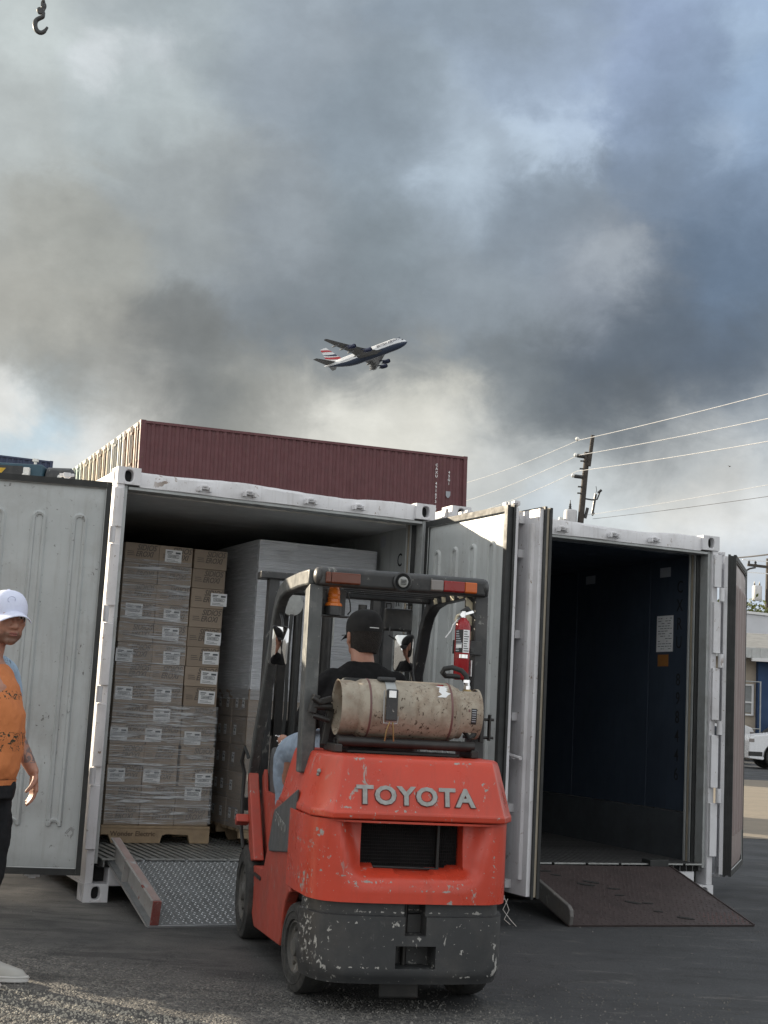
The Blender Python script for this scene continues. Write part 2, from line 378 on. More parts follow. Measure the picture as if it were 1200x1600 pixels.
surf('roof_shingle', (.26, .26, .25), .9, var=.25, nscale=3, bmp=.4, bscale=8); surf('fascia', (.50, .51, .50), .7, var=.12)
surf('trim_white', (.72, .72, .72), .5, var=.05); surf('glass_dark', (.02, .025, .03), .08, var=0, spec=.8); surf('shutter', (.25, .26, .26), .6)
surf('car_white', (.74, .75, .77), .25, var=.03); surf('car_navy', (.02, .028, .045), .2, var=.05); surf('car_black', (.02, .02, .022), .4); surf('car_trim', (.03, .03, .03), .6); surf('tail_lens', (.35, .02, .02), .2)
surf('bark', (.10, .08, .06), .9, var=.3, bmp=.4)
surf('jeans', (.26, .33, .42), .85, var=.22, nscale=16, dirt=.3, dirtcol=(.5, .55, .6), bmp=.5, bscale=28)
surf('tshirt_black', (.010, .010, .011), .9, var=.3, nscale=14, bmp=.8, bscale=9, spec=.2)
surf('trousers_black', (.016, .018, .021), .85, var=.3, nscale=10, bmp=.7, bscale=10, spec=.25)
surf('sleeve_blue', (.30, .42, .55), .8, var=.15, nscale=9, chips=.5, chipcol=(.07, .09, .13), chipscale=30); surf('cap_black', (.012, .012, .013), .85, var=.2); surf('hair_dark', (.018, .014, .012), .8, var=.4, nscale=60, bmp=.6, bscale=160)
surf('cap_white', (.66, .70, .86), .8, var=.05, bmp=.3, bscale=60); surf('cap_mark', (.42, .46, .62), .8)
surf('shoe_white', (.66, .66, .70), .5, var=.06); surf('shoe_grey', (.40, .40, .38), .6, var=.12); surf('sole', (.58, .58, .57), .6, var=.1, dirt=.3, dirtcol=(.3, .27, .24))
surf('eye_white', (.6, .57, .54), .3, var=0); surf('eye_dark', (.02, .013, .01), .2, var=0); surf('lip', (.30, .12, .10), .5, var=.1)
surf('wall_ink', (.015, .016, .018), .7, var=0)
surf('carton_ink', (.13, .11, .095), .8, var=0); surf('string', (.55, .54, .50), .8)

def corrug_mat(name, col, **k): return surf(name, col, .55, var=.1, nscale=2, **{**dict(dirt=.3, dirtcol=tuple(x*.5 for x in col), streak=.3), **k})
corrug_mat('box_red', (.125, .042, .048), chips=.12, chipcol=(.2, .11, .08)); corrug_mat('box_brown', (.20, .115, .075), chips=.35, chipcol=(.16, .06, .03)); corrug_mat('box_cream', (.30, .27, .19), chips=.2, chipcol=(.2, .12, .07))
corrug_mat('box_tan', (.24, .17, .10), chips=.35, chipcol=(.15, .07, .04)); corrug_mat('box_green', (.12, .24, .22)); corrug_mat('box_orange', (.5, .16, .09)); corrug_mat('box_blue', (.035, .055, .11)); corrug_mat('box_pale', (.27, .28, .27))

def skin_mat(name, tattoo=False):
    m, t, b, co = mat(name)
    c = t.mix(t.ramp(t.noise(co, 18, 5), [(.35, 0), (.7, 1)]), (.42, .22, .155), (.33, .155, .105))
    if tattoo:
        k = t.ramp(t.noise(co, 26, 5, .6, 1.2), [(.47, 1), (.52, 0)])
        xm = t.new('ShaderNodeSeparateXYZ'); t.l.new(co, xm.inputs[0])
        k = t.math('MULTIPLY', k, t.ramp(xm.outputs[2], [(0.0, 0), (.01, 0)]) if False else t.math('GREATER_THAN', t.math('ABSOLUTE', xm.outputs[0]), .175))
        k = t.math('MULTIPLY', k, t.math('GREATER_THAN', xm.outputs[2], 1.0))
        c = t.mix(t.math('MULTIPLY', k, .7), c, (.06, .09, .11))
        # short beard along the jaw and lip
        bz = t.ramp(t.math('ADD', t.math('MULTIPLY', xm.outputs[2], 8.0), t.math('MULTIPLY_ADD', t.noise(co, 45, 5), .35, -12.18)), [(.42, 0), (.50, 1), (.80, 1), (.98, 0)])
        c = t.mix(t.math('MULTIPLY', bz, .62), c, (.05, .035, .028))
    t.set(b.inputs['Base Color'], c); b.inputs['Roughness'].default_value = .5
    b.inputs['Subsurface Weight'].default_value = .08; b.inputs['Subsurface Scale'].default_value = .01
    bump(t, b, t.noise(co, 140, 4), .15, .003)
skin_mat('skin'); skin_mat('skin_tattoo', True)

def tank_top_mat():
    m, t, b, co = mat('tank_orange')
    c = t.mix(t.noise(co, 6, 5), (.60, .215, .075), (.50, .165, .055))
    sx = t.new('ShaderNodeSeparateXYZ'); t.l.new(co, sx.inputs[0])
    n = t.noise(t.scalev(co, (1, 1, 1.3)), 30, 5, .6, 1.5)
    k = t.ramp(n, [(.555, 0), (.58, 1)])
    band = t.math('MULTIPLY', t.math('GREATER_THAN', sx.outputs[2], 1.06), t.math('LESS_THAN', sx.outputs[2], 1.15))
    band2 = t.math('MULTIPLY', t.math('GREATER_THAN', sx.outputs[2], 1.30), t.math('LESS_THAN', sx.outputs[2], 1.34))
    k = t.math('MULTIPLY', k, t.math('MAXIMUM', band, band2))
    k = t.math('MULTIPLY', k, t.math('GREATER_THAN', sx.outputs[1], .05))
    c = t.mix(k, c, (.035, .04, .025))
    t.set(b.inputs['Base Color'], c); b.inputs['Roughness'].default_value = .85
    bump(t, b, t.noise(t.scalev(co, (1, 1, .6)), 9, 4), .6, .03)
tank_top_mat()

def cardboard(name, col, dark):
    m, t, b, co = mat(name)
    oi = t.new('ShaderNodeObjectInfo').outputs['Random']
    c = t.mix(t.noise(t.scalev(co, (3, 3, 20)), 4, 4), col, dark)
    c = t.mix(1.0, c, t.ramp(oi, [(0, .82), (1, 1.12)]), 'MULTIPLY')
    t.set(b.inputs['Base Color'], c); b.inputs['Roughness'].default_value = .75
    bump(t, b, t.noise(co, 20, 4), .15, .005)
cardboard('carton', (.36, .29, .225), (.28, .225, .175)); cardboard('carton_grey', (.34, .28, .225), (.26, .215, .18)); cardboard('carton_white', (.80, .82, .85), (.72, .74, .77))

def wrap_mat(name, opac, col=(.75, .77, .80), amp=.75):
    """stretch film: thin clear sheet, pulled into near-horizontal creases that catch the light"""
    m, t, b, co = mat(name)
    o = [n for n in t.n if n.type == 'OUTPUT_MATERIAL'][0]
    t.n.remove(b)
    sv = t.scalev(co, (1.3, 1.3, 26)); sv2 = t.scalev(co, (2.0, 2.0, 60))
    nn = t.noise(sv, 1.6, 6, .62, 1.2); n2 = t.noise(sv2, 1.5, 5, .6, .8)
    s = t.math('ADD', t.ramp(nn, [(.52, 0), (.66, 1)]), t.math('MULTIPLY', t.ramp(n2, [(.55, 0), (.68, 1)]), .7), clamp=True)
    g = t.new('ShaderNodeBsdfPrincipled'); g.inputs['Base Color'].default_value = (*col, 1); g.inputs['Roughness'].default_value = .28
    bp = t.new('ShaderNodeBump'); bp.inputs['Strength'].default_value = .9; bp.inputs['Distance'].default_value = .02
    t.l.new(t.math('ADD', nn, n2), bp.inputs['Height']); t.l.new(bp.outputs[0], g.inputs['Normal'])
    tr = t.new('ShaderNodeBsdfTransparent'); mx = t.new('ShaderNodeMixShader')
    t.set(mx.inputs[0], t.math('MULTIPLY_ADD', s, amp, opac, clamp=True))
    t.l.new(tr.outputs[0], mx.inputs[1]); t.l.new(g.outputs[0], mx.inputs[2]); t.l.new(mx.outputs[0], o.inputs[0])
wrap_mat('stretch_film', .16); wrap_mat('stretch_film_soft', .12, amp=.22); wrap_mat('stretch_film_thick', .50, (.74, .76, .80), .18)

def leaf_mat():
    m, t, b, co = mat('leaf')
    oi = t.noise(co, 1.4, 3)
    t.set(b.inputs['Base Color'], t.mix(oi, (.06, .085, .02), (.17, .18, .05))); b.inputs['Roughness'].default_value = .6
leaf_mat()

def ground_mat():
    m, t, b, co = mat('asphalt')
    sx = t.new('ShaderNodeSeparateXYZ'); t.l.new(co, sx.inputs[0]); X, Y = sx.outputs[0], sx.outputs[1]
    big = t.noise(co, .35, 6, .6); med = t.noise(co, 2.2, 7, .62, .4); fine = t.noise(co, 60, 5, .7)
    # gravelly, unsealed strip at the near left; smooth packed dust in the middle; darker sealed asphalt to the right
    edge = t.math('ADD', t.math('ADD', t.math('MULTIPLY', X, .42), t.math('MULTIPLY', Y, 1.0)), t.math('MULTIPLY', t.math('SUBTRACT', med, .5), 1.6))
    gravel = t.ramp(edge, [(0, 1), (1, 0)])
    gv = t.math('MULTIPLY_ADD', edge, -1.6, 11.2, clamp=True)       # 1 near, 0 beyond the line
    left = t.math('MULTIPLY_ADD', X, -.55, .35, clamp=True)
    c = t.mix(big, (.030, .032, .035), (.050, .052, .055))
    dust = t.mix(t.ramp(med, [(.35, 0), (.65, 1)]), (.070, .070, .068), (.125, .120, .112))
    c = t.mix(t.math('MULTIPLY', left, t.ramp(t.noise(co, .9, 5), [(.3, .45), (.6, 1)])), c, dust)
    v = t.voro(co, 75, out='Color'); vg = t.new('ShaderNodeSeparateColor'); t.l.new(v, vg.inputs[0])
    stone = t.ramp(vg.outputs[0], [(0, (.05, .05, .05)), (.5, (.11, .108, .103)), (.85, (.20, .19, .17)), (1, (.30, .285, .255))])
    c = t.mix(t.math('MULTIPLY', gv, .85), c, stone)
    spk = t.ramp(t.noise(co, 90, 3, .6), [(.66, 0), (.70, 1)])
    c = t.mix(t.math('MULTIPLY', spk, .35), c, (.28, .27, .25))
    # oil and tyre scuffs
    sc = t.ramp(t.noise(t.scalev(co, (1.2, 4, 1)), 1.1, 8, .68, .7), [(.50, 0), (.60, 1)])
    c = t.mix(t.math('MULTIPLY', sc, .55), c, (.022, .023, .024))
    lp = t.ramp(t.noise(t.scalev(co, (1, 3, 1)), 1.9, 9, .7, .4), [(.58, 0), (.63, 1)])
    c = t.mix(t.math('MULTIPLY', lp, .45), c, (.13, .125, .118))
    sc2 = t.ramp(t.noise(t.scalev(co, (1.0, 7, 1)), 3.1, 8, .7, .3), [(.66, 0), (.69, 1)])
    c = t.mix(t.math('MULTIPLY', sc2, .45), c, (.19, .185, .175))
    cr_ = t.new('ShaderNodeTexVoronoi', feature='DISTANCE_TO_EDGE'); cr_.inputs['Scale'].default_value = .9
    t.l.new(t.vmath('ADD', co, t.vmath('SCALE', t.noise(co, 2.3, 6, .65, out='Color'), .9)), cr_.inputs['Vector'])
    crk = t.math('MULTIPLY', t.ramp(cr_.outputs['Distance'], [(0, 1), (.010, 0)]), t.ramp(t.noise(co, .7, 3), [(.45, 0), (.6, 1)]))
    c = t.mix(t.math('MULTIPLY', crk, .8), c, (.012, .012, .012))
    st_ = t.ramp(t.noise(co, .8, 5, .6, .8), [(.60, 0), (.66, 1)])
    c = t.mix(t.math('MULTIPLY', st_, .55), c, (.018, .019, .020))
    t.set(b.inputs['Base Color'], c)
    t.set(b.inputs['Roughness'], t.ramp(t.noise(co, 1.3, 5), [(.35, .62), (.65, .92)]))
    pits = t.voro(co, 75)
    h = t.math('ADD', t.math('MULTIPLY', t.math('SUBTRACT', 1.0, pits), t.math('MULTIPLY_ADD', gv, .9, .22)), t.math('MULTIPLY', fine, .25))
    h = t.math('ADD', h, t.math('MULTIPLY', med, 1.2))
    bump(t, b, h, .9, .012)
ground_mat()
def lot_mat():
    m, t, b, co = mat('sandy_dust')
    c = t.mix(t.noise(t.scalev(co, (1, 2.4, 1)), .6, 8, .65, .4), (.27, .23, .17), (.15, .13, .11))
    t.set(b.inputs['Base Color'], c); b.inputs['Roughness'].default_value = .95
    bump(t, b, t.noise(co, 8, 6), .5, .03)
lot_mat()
surf('stone_grey', (.11, .107, .10), .85, var=.4, nscale=8); surf('stone_pale', (.20, .19, .175), .85, var=.3, nscale=8); surf('stone_sand', (.36, .34, .29), .85, var=.3, nscale=8); surf('hill_haze', (.10, .12, .11), .95)
def aircraft_skin():
    m, t, b, co = mat('aircraft_white')
    sx = t.new('ShaderNodeSeparateXYZ'); t.l.new(co, sx.inputs[0])
    k = t.math('LESS_THAN', sx.outputs[2], t.math('MULTIPLY_ADD', t.math('MAXIMUM', t.math('MULTIPLY_ADD', sx.outputs[0], -1.0, -50.0), 0.0), .16, -1.2))
    t.set(b.inputs['Base Color'], t.mix(k, (.66, .68, .70), (.035, .05, .085)))  # belly navy paled, air haze put into the colour
    b.inputs['Roughness'].default_value = .35
aircraft_skin()
surf('aircraft_grey', (.16, .165, .17), .5, var=.06); surf('aircraft_navy', (.015, .022, .06), .35); surf('aircraft_red', (.40, .02, .03), .4); surf('fin_white', (.66, .67, .68), .4)
print('materials ok')

# ================================================================== SETTING
mb = MB(); mb.poly([(-900, -300, 0), (900, -300, 0), (900, 1500, 0), (-900, 1500, 0)])
tag(mb.build('ground', 'asphalt'), kind='structure')
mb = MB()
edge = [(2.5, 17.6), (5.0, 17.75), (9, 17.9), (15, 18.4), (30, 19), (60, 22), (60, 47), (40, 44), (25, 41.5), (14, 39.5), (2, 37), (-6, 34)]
mb.poly([(x, y, .004) for x, y in edge])  # pale dusty sheet over the sunlit ground; sun brightness is in its colour
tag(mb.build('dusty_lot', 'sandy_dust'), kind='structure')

# ------------------------------------------------------------------ reefer containers
W, H, LEN = 2.438, 2.896, 12.19
FZ = .28
def casting_mesh(name, sx, sz):
    """corner casting 162 wide x 178 deep x 118 high with oval holes; sx=-1 left, +1 right"""
    mb = MB(); w, d, h = .162, .178, .118
    def face(org, U, V, uw, vh, hu, hv, dep, nrm):
        cx, cy = uw/2, vh/2; n = 24; O = []; I = []; D = []
        for k in range(n):
            a = 2*PI*k/n; c, s = math.cos(a), math.sin(a)
            q = max(abs(c)/(uw/2), abs(s)/(vh/2)); ox, oy = cx + c/q, cy + s/q
            e = 2.6; ix = cx + hu*(abs(c)**(2/e))*(1 if c > 0 else -1); iy = cy + hv*(abs(s)**(2/e))*(1 if s > 0 else -1)
            P = lambda a_, b_, c_: Vector(org) + Vector(U)*a_ + Vector(V)*b_ + Vector(nrm)*c_
            O.append(mb.v(P(ox, oy, 0))); I.append(mb.v(P(ix, iy, 0))); D.append(mb.v(P(ix, iy, -dep)))
        for k in range(n):
            j = (k+1) % n
            mb.mi = 0; mb.f([O[k], O[j], I[j], I[k]]); mb.f([I[k], I[j], D[j], D[k]])
        # corners of the plate
        cs = [(0, 0), (uw, 0), (uw, vh), (0, vh)]
        for (a_, b_) in cs:
            near = sorted(range(n), key=lambda k: ((O[k].co - mb.M @ P(a_, b_, 0)).length))[:2]
            mb.f([mb.v(P(a_, b_, 0)), O[near[0]], O[near[1]]])
        mb.mi = 1; mb.f(D); mb.mi = 0
    # front (toward -y) and outer side; rest as plain box faces
    face((0, 0, 0), (1, 0, 0), (0, 0, 1), w, h, .030, .042, .05, (0, -1, 0))
    if sx < 0: face((0, d, 0), (0, -1, 0), (0, 0, 1), d, h, .024, .040, .05, (-1, 0, 0))
    else: face((w, 0, 0), (0, 1, 0), (0, 0, 1), d, h, .024, .040, .05, (1, 0, 0))
    for q in ([(0, 0, h), (w, 0, h), (w, d, h), (0, d, h)], [(0, 0, 0), (0, d, 0), (w, d, 0), (w, 0, 0)], [(0, d, 0), (0, d, h), (w, d, h), (w, d, 0)]): mb.poly(q)
    mb.poly([(w, 0, 0), (w, d, 0), (w, d, h), (w, 0, h)] if sx < 0 else [(0, 0, 0), (0, 0, h), (0, d, h), (0, d, 0)])
    return mb.mesh(name, ['white_paint', 'black_void'])
CAST = {s: casting_mesh('corner_casting', s, 0) for s in (-1, 1)}

def rounded(x0, x1, z0, z1, n=8):
    """stadium outline in x,z"""
    r = (x1-x0)/2; cx = (x0+x1)/2
    return [(cx + r*math.cos(PI*k/n), z1 - r + r*math.sin(PI*k/n)) for k in range(n+1)] + [(cx + r*math.cos(PI + PI*k/n), z0 + r + r*math.sin(PI*k/n)) for k in range(n+1)]

def make_door(parent, hinge, ang, s, ribs_mat='door_liner', midseal='rubber', z0=.20, z1=2.745, w=1.165, wear=0):
    """door leaf: x runs from hinge to free edge (times s), outer face at y=0, liner face at y=T"""
    T = .085
    mb = MB()
    # leaf with thin outer skin (white) and liner
    mb.mi = 0; mb.box((0 if s > 0 else -w, .0, z0), (w if s > 0 else 0, .030, z1))
    mb.mi = 1
    nx, nz = 24, 44; P = []
    rng = random.Random(5 + int(ang*7))
    dents = [(rng.uniform(.1, w-.1), rng.uniform(.3, 1.3), rng.uniform(.03, .10), rng.uniform(.002, .008)) for _ in range(14)]
    for j in range(nz+1):
        row = []
        for i in range(nx+1):
            x = .028 + (w-.056)*i/nx; z = z0 + .028 + (z1-z0-.056)*j/nz
            y = T
            for (dx, dz, dr, dd) in dents: y -= dd*math.exp(-((x-dx)**2 + (z-dz)**2)/dr**2)
            if i in (0, nx) or j in (0, nz): y = T - .012
            row.append((s*x, y, z))
        P.append(row)
    V = mb.grid(P)
    # edge of liner slab back to the skin
    loop = [V[0][i] for i in range(nx+1)] + [V[j][nx] for j in range(1, nz+1)] + [V[nz][i] for i in range(nx-1, -1, -1)] + [V[j][0] for j in range(nz-1, 0, -1)]
    back = [mb.bm.verts.new((v.co.x, .029, v.co.z)) for v in loop]
    for k in range(len(loop)): mb.f([loop[k], loop[(k+1) % len(loop)], back[(k+1) % len(loop)], back[k]])
    door = mb.build('door', ['white_paint', ribs_mat], parent, 0, loc=hinge, rot=(0, 0, ang))
    for p in door.data.polygons: p.use_smooth = p.material_index == 1
    try: door.data.set_sharp_from_angle(angle=R(30))
    except Exception: pass
    # pressed ribs with rounded ends
    pitch = .262
    for k in range(4):
        cx = .19 + k*pitch
        mb = MB()
        outer = rounded(cx-.055, cx+.055, z0+.24, z1-.21); mid = rounded(cx-.040, cx+.040, z0+.255, z1-.225); inn = rounded(cx-.026, cx+.026, z0+.27, z1-.24)
        rings = []
        for pts, yy in ((outer, T-.002), (mid, T+.016), (inn, T+.012), ([(cx + (x-cx)*.8, z) for x, z in inn], T+.003)):
            rings.append([mb.v((s*x, yy, z)) for x, z in pts])
        for a, b in zip(rings, rings[1:]):
            for i in range(len(a)): mb.f([a[i], a[(i+1) % len(a)], b[(i+1) % len(a)], b[i]])
        mb.f(rings[-1])
        mb.build('rib', ribs_mat, door, smooth=True)
    # lip seals all round: two black fins with a channel between
    for name, y0, y1, off, mm in (('seal', .074, .096, .012, 'rubber'), ('seal', .030, .048, .016, 'rubber'), ('seal_channel', .049, .073, .004, midseal)):
        mb = MB(); a = .020
        mb.box((s*(w-.028) if s > 0 else s*(w+off), y0, z0-off), (s*(w+off) if s > 0 else s*(w-.028), y1, z1+off))
        mb.box((min(s*.0, s*.028) - (off*.3), y0, z0-off), (max(s*.0, s*.028), y1, z1+off))
        x0, x1 = sorted((s*.0285, s*(w-.0285)))
        mb.box((x0, y0, z1-.030), (x1, y1, z1+off)); mb.box((x0, y0, z0-off), (x1, y1, z0+.028))
        mb.build(name, mm, door)
    # thin alloy edge bead
    mb = MB()
    for a, b in (((s*.03, z0+.03), (s*.03, z1-.03)), ((s*(w-.03), z0+.03), (s*(w-.03), z1-.03)), ((s*.03, z1-.03), (s*(w-.03), z1-.03)), ((s*.03, z0+.03), (s*(w-.03), z0+.03))):
        mb.tube([(a[0], T+.001, a[1]), (b[0], T+.001, b[1])], .0045, 6)
    mb.build('edge_bead', 'steel_trim', door)
    # two locking bars outside with brackets and cams
    for x in (.30, .93):
        rod = MB().cyl((s*x, -.045, z0-.03), (s*x, -.045, z1+.05), .017, n=10).build('locking_bar', 'white_paint', door, smooth=True)
    mb = MB(); mb.cbox((0, -.022, 0), (.11, .044, .055)); mb.cyl((-.04, -.0439, 0), (-.04, -.052, 0), .009, n=8); mb.cyl((.04, -.0439, 0), (.04, -.052, 0), .009, n=8)
    bmesh_ = mb.mesh('bar_bracket', 'white_paint')
    for x in (.30, .93):
        for z in (z0+.06, z0+.55, z0+1.15, z0+1.7, z0+2.25, z1-.06): place('bar_bracket', bmesh_, door, .003, (s*x, 0, z))
    for x in (.30, .93):
        for z, dz in ((z1+.055, 1), (z0-.035, -1)):
            mb = MB(); mb.cbox((s*x, -.045, z), (.045, .045, .03))
            mb.prism([(s*x-.05, -.03), (s*x+.05, -.055), (s*x+.045, -.085), (s*x-.01, -.075)], 'z', z-.008, z+.012)
            mb.build('locking_cam', 'white_paint', door, .002)
        h = MB(); h.tube([(s*x, -.07, z0+.9), (s*(x+.05), -.062, z0+.9), (s*(x+.20), -.055, z0+.88)], .012, 8)
        h.build('handle', 'white_paint', door, smooth=True)
    # vertical stiffeners outside
    mb = MB()
    for x in (.10, .52, .74, 1.08): mb.prism([(s*(x-.03), 0), (s*(x-.018), -.018), (s*(x+.018), -.018), (s*(x+.03), 0)], 'z', z0+.1, z1-.1)
    mb.build('outer_stiffener', 'white_paint', door)
    return door

def container(name, label, org, yaw, wallmat, text_ch, ceil='ceiling_liner', group=None, wallseams=(.868, 2.086, 3.3, 4.5, 5.7, 6.9, 8.1, 9.3), depth=11.5):
    c = thing(name, label, 'container', org, yaw, group)
    cz = .118
    for sx, x in ((-1, 0), (1, W-.162)):
        for z in (0, H-cz): place('corner_casting', CAST[sx], c, .006, (x, 0, z))
        for z in (0, H-cz): place('corner_casting', CAST[sx], c, .006, (x, LEN-.178, z))
    # door-end posts
    for sx, x0, x1 in ((-1, .004, .058), (1, W-.058, W-.004)):
        mb = MB(); mb.box((x0, .012, cz), (x1, .16, H-cz))
        mb.box((x0 if sx < 0 else x0+.02, .02, cz-.0), (x1-.02 if sx < 0 else x1, .15, cz+.02)) if False else None
        mb.build('corner_post', 'white_paint', c, .005)
        xi0, xi1 = (.0585, .085) if sx < 0 else (W-.085, W-.0585)
        MB().box((xi0, .035, .245), (xi1, .14, H-cz-.004)).build('door_jamb', 'steel_trim', c, .003)
        xi0, xi1 = (.0855, .112) if sx < 0 else (W-.112, W-.0855)
        for q, (ya, yb, mm_, dx_) in enumerate(((.142, .158, 'rubber', .0), (.160, .184, 'steel_trim', .004), (.186, .194, 'rubber', -.004), (.196, .216, 'seal_tan', .002), (.218, .226, 'rubber', -.004), (.228, .248, 'liner_grey', .006))):
            MB().box((xi0 - (dx_ if sx > 0 else 0) - (.0 if sx < 0 else .004), ya, .26), (xi1 + (dx_ if sx < 0 else 0), yb, H-cz-.012)).build('jamb_strip', mm_, c, .002)
        # hinge lugs and knuckles
        for k in range(5):
            z = .34 + k*.535
            mb = MB(); xa, xb = (-.016, .052) if sx < 0 else (W-.052, W+.016)
            mb.box((xa, -.014, z), (xb, .011, min(z+.415, H-cz-.03)))
            mb.build('hinge_lug', 'white_paint', c, .004)
            xk = -.012 if sx < 0 else W+.012
            if k < 4: MB().cyl((xk, -.028, z+.42), (xk, -.028, z+.53), .022, n=12).build('hinge_knuckle', 'white_paint', c, smooth=True)
    # header, slightly battered along the top
    mb = MB(); n = 36; rng = random.Random(len(label))
    P = [[], [], [], []]
    for i in range(n+1):
        x = .162 + (W-.324)*i/n
        top = H - .014 - .008*math.sin(x*5.3) - (.010*math.exp(-((x-1.75)/.18)**2)) - .004*rng.random()
        push = .006*math.sin(x*9) + .012*math.exp(-((x-1.9)/.12)**2)
        for r_, (y, z) in enumerate(((.02+push, H-.125), (.02+push*.6, top-.02), (.035, top), (.17, top))): P[r_].append((x, y, z))
    mb.grid(P); mb.box((.17, .022, H-.128), (W-.17, .16, H-.1255))
    mb.poly([(.162, .03, H-.125), (W-.162, .03, H-.125), (W-.162, .17, H-.125), (.162, .17, H-.125)])
    mb.build('header', 'white_paint', c, smooth=True)
    MB().box((.09, .03, H-.150), (W-.09, .15, H-.1285)).build('header_gutter', 'steel_trim', c, .003)
    for x in (.62, .95, 1.42, 1.80):
        mb = MB(); mb.cbox((x, .004, H-.082), (.085, .03, .02)); mb.cbox((x-.038, -.012, H-.092), (.018, .05, .035)); mb.cbox((x+.038, -.012, H-.092), (.018, .05, .035))
        mb.ell((x, .0, H-.07), (.03, .025, .016), 8, 6)
        mb.build('cam_keeper', 'white_paint', c, .003)
    # sill
    mb = MB(); mb.box((.162, .03, .10), (W-.162, .15, .222)); mb.build('sill', 'white_paint', c, .004)
    for x in (.55, .80, 1.62, 1.87):
        mb = MB(); mb.cbox((x, .005, .165), (.09, .045, .06)); mb.build('cam_keeper', 'white_paint', c, .004)
    # shell
    MB().box((.02, .17, H-.10), (W-.02, LEN-.01, H-.03)).build('roof', 'white_paint', c)
    mb = MB(); mb.box((.004, .17, H-.11), (.05, LEN-.18, H-.02)); mb.box((W-.05, .17, H-.11), (W-.004, LEN-.18, H-.02)); mb.build('top_rail', 'white_paint', c)
    for x0, x1 in ((.014, .05), (W-.05, W-.014)): MB().box((x0, .17, .12), (x1, LEN-.1, H-.112)).build('side_wall', 'white_paint', c)
    mb = MB(); mb.box((.01, .17, .10), (.05, LEN-.17, .118)); mb.box((W-.05, .17, .10), (W-.01, LEN-.17, .118)); mb.build('bottom_rail', 'white_paint', c)
    MB().box((.05, LEN-.30, .12), (W-.05, LEN-.12, H-.10)).build('end_wall', 'white_paint', c)
    MB().box((.052, .155, .11), (W-.052, LEN-.31, .222)).build('underfloor', 'floor_gap', c)
    # lined interior: wall panels with joints
    ys = [.25] + [y for y in wallseams] + [depth]
    for xi0, xi1, inner in ((.052, .073, .0), (W-.073, W-.052, 1)):
        for a, b in zip(ys, ys[1:]):
            MB().box((xi0, a+.004, .66), (xi1, b-.004, H-.126)).build('wall_panel', wallmat, c, .002)
        x0, x1 = (xi0, xi1+.006) if not inner else (xi0-.006, xi1)
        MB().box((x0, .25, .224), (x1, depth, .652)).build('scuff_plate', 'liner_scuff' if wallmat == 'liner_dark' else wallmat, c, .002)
    for a, b in zip(ys, ys[1:]):
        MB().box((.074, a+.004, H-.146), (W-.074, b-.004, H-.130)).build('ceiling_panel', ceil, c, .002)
    MB().box((.075, depth-.02, .23), (W-.075, depth, H-.15)).build('bulkhead', wallmat, c)
    # T-section floor rails
    n = 38; x0 = .095; pitch = (W-.19)/n
    mb = MB(); mb.box((-.017, 0, .048), (.017, depth-.3, .056)); mb.box((-.0035, .001, 0), (.0035, depth-.3, .0478)); rail = mb.mesh('floor_rail', 'floor_dark' if wallmat == 'liner_dark' else 'floor_alloy')
    for k in range(n): place('floor_rail', rail, c, 0, (x0 + pitch*(k+.5), .02, FZ-.056))
    for k in range(0, n, 5):
        m_ = min(5, n-k)
        MB().box((x0+pitch*k+.012, .006, FZ-.010), (x0+pitch*(k+m_)-.012, .019, FZ+.0015)).build('rail_nosing', 'floor_alloy', c, .001)
    MB().box((.09, .022, .2225), (W-.09, depth-.02, .2238)).build('floor_pan', 'floor_gap', c)
    # number stencilled down the right-hand wall
    if text_ch:
        z = 2.50
        for ch in text_ch:
            if ch != ' ':
                text('stencil_letter', ch, .145, 'wall_ink', c, (W-.0745, .43, z), (PI/2, 0, -PI/2), .0006, xs=.85, bold=.001)
            z -= .155
    return c

YL, YR = .4324, .3977
OL, OR_ = (-1.8245, 9.2947, 0), (.5096, 10.2677, 0)
cL = container('reefer_container', 'white loaded reefer container with shrink wrapped pallets of cartons inside', OL, YL, 'liner_grey', 'CXRU 869', group='white reefer containers with open doors', wallseams=(1.3, 2.5, 3.7, 4.9, 6.1, 7.3, 8.5, 9.7))
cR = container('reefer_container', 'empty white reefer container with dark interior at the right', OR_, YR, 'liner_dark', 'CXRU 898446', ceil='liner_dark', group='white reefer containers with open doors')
def dir_ang(ax, ay): return math.atan2(ay, ax)
make_door(cL, (-.045, -.04, 0), -R(193), 1)
make_door(cL, (W+.004, -.03, 0), R(180)+dir_ang(.02, -1.17)-0, -1)
make_door(cR, (.0, -.03, 0), dir_ang(.085, -1.165), 1, midseal='seal_tan')
make_door(cR, (W+.065, .02, 0), R(48)-PI, -1, ribs_mat='door_liner_warm')
# papers on the right wall of the empty one
def plate(name, parent, mm, y0, y1, z0, z1, x):
    return MB().box((x-.0015, y0, z0), (x, y1, z1)).build(name, mm, parent)
XW = W-.0732
p = plate('inspection_sheet', cR, 'label_white', .518, .757, 1.965, 2.271, XW)
mb = MB(); rr = random.Random(3)
for k in range(13):
    z = 2.25 - k*.0215
    y = .735
    while y > .55:
        l = rr.uniform(.01, .05); mb.box((XW-.0024, max(y-l, .535), z-.005), (XW-.0016, y, z)) if rr.random() > .25 else None; y -= l+.012
mb.build('printed_line', 'label_ink', p)
plate('orange_notice', cR, 'orange_label', .578, .733, 1.842, 1.941, XW)
plate('small_notice', cR, 'label_mid', .572, .727, 2.602, 2.684, XW)
plate('small_notice', cR, 'label_mid', 1.779, 1.943, 2.618, 2.695, XW)
plate('small_notice', cL, 'label_mid', .70, .80, 2.63, 2.72, XW)

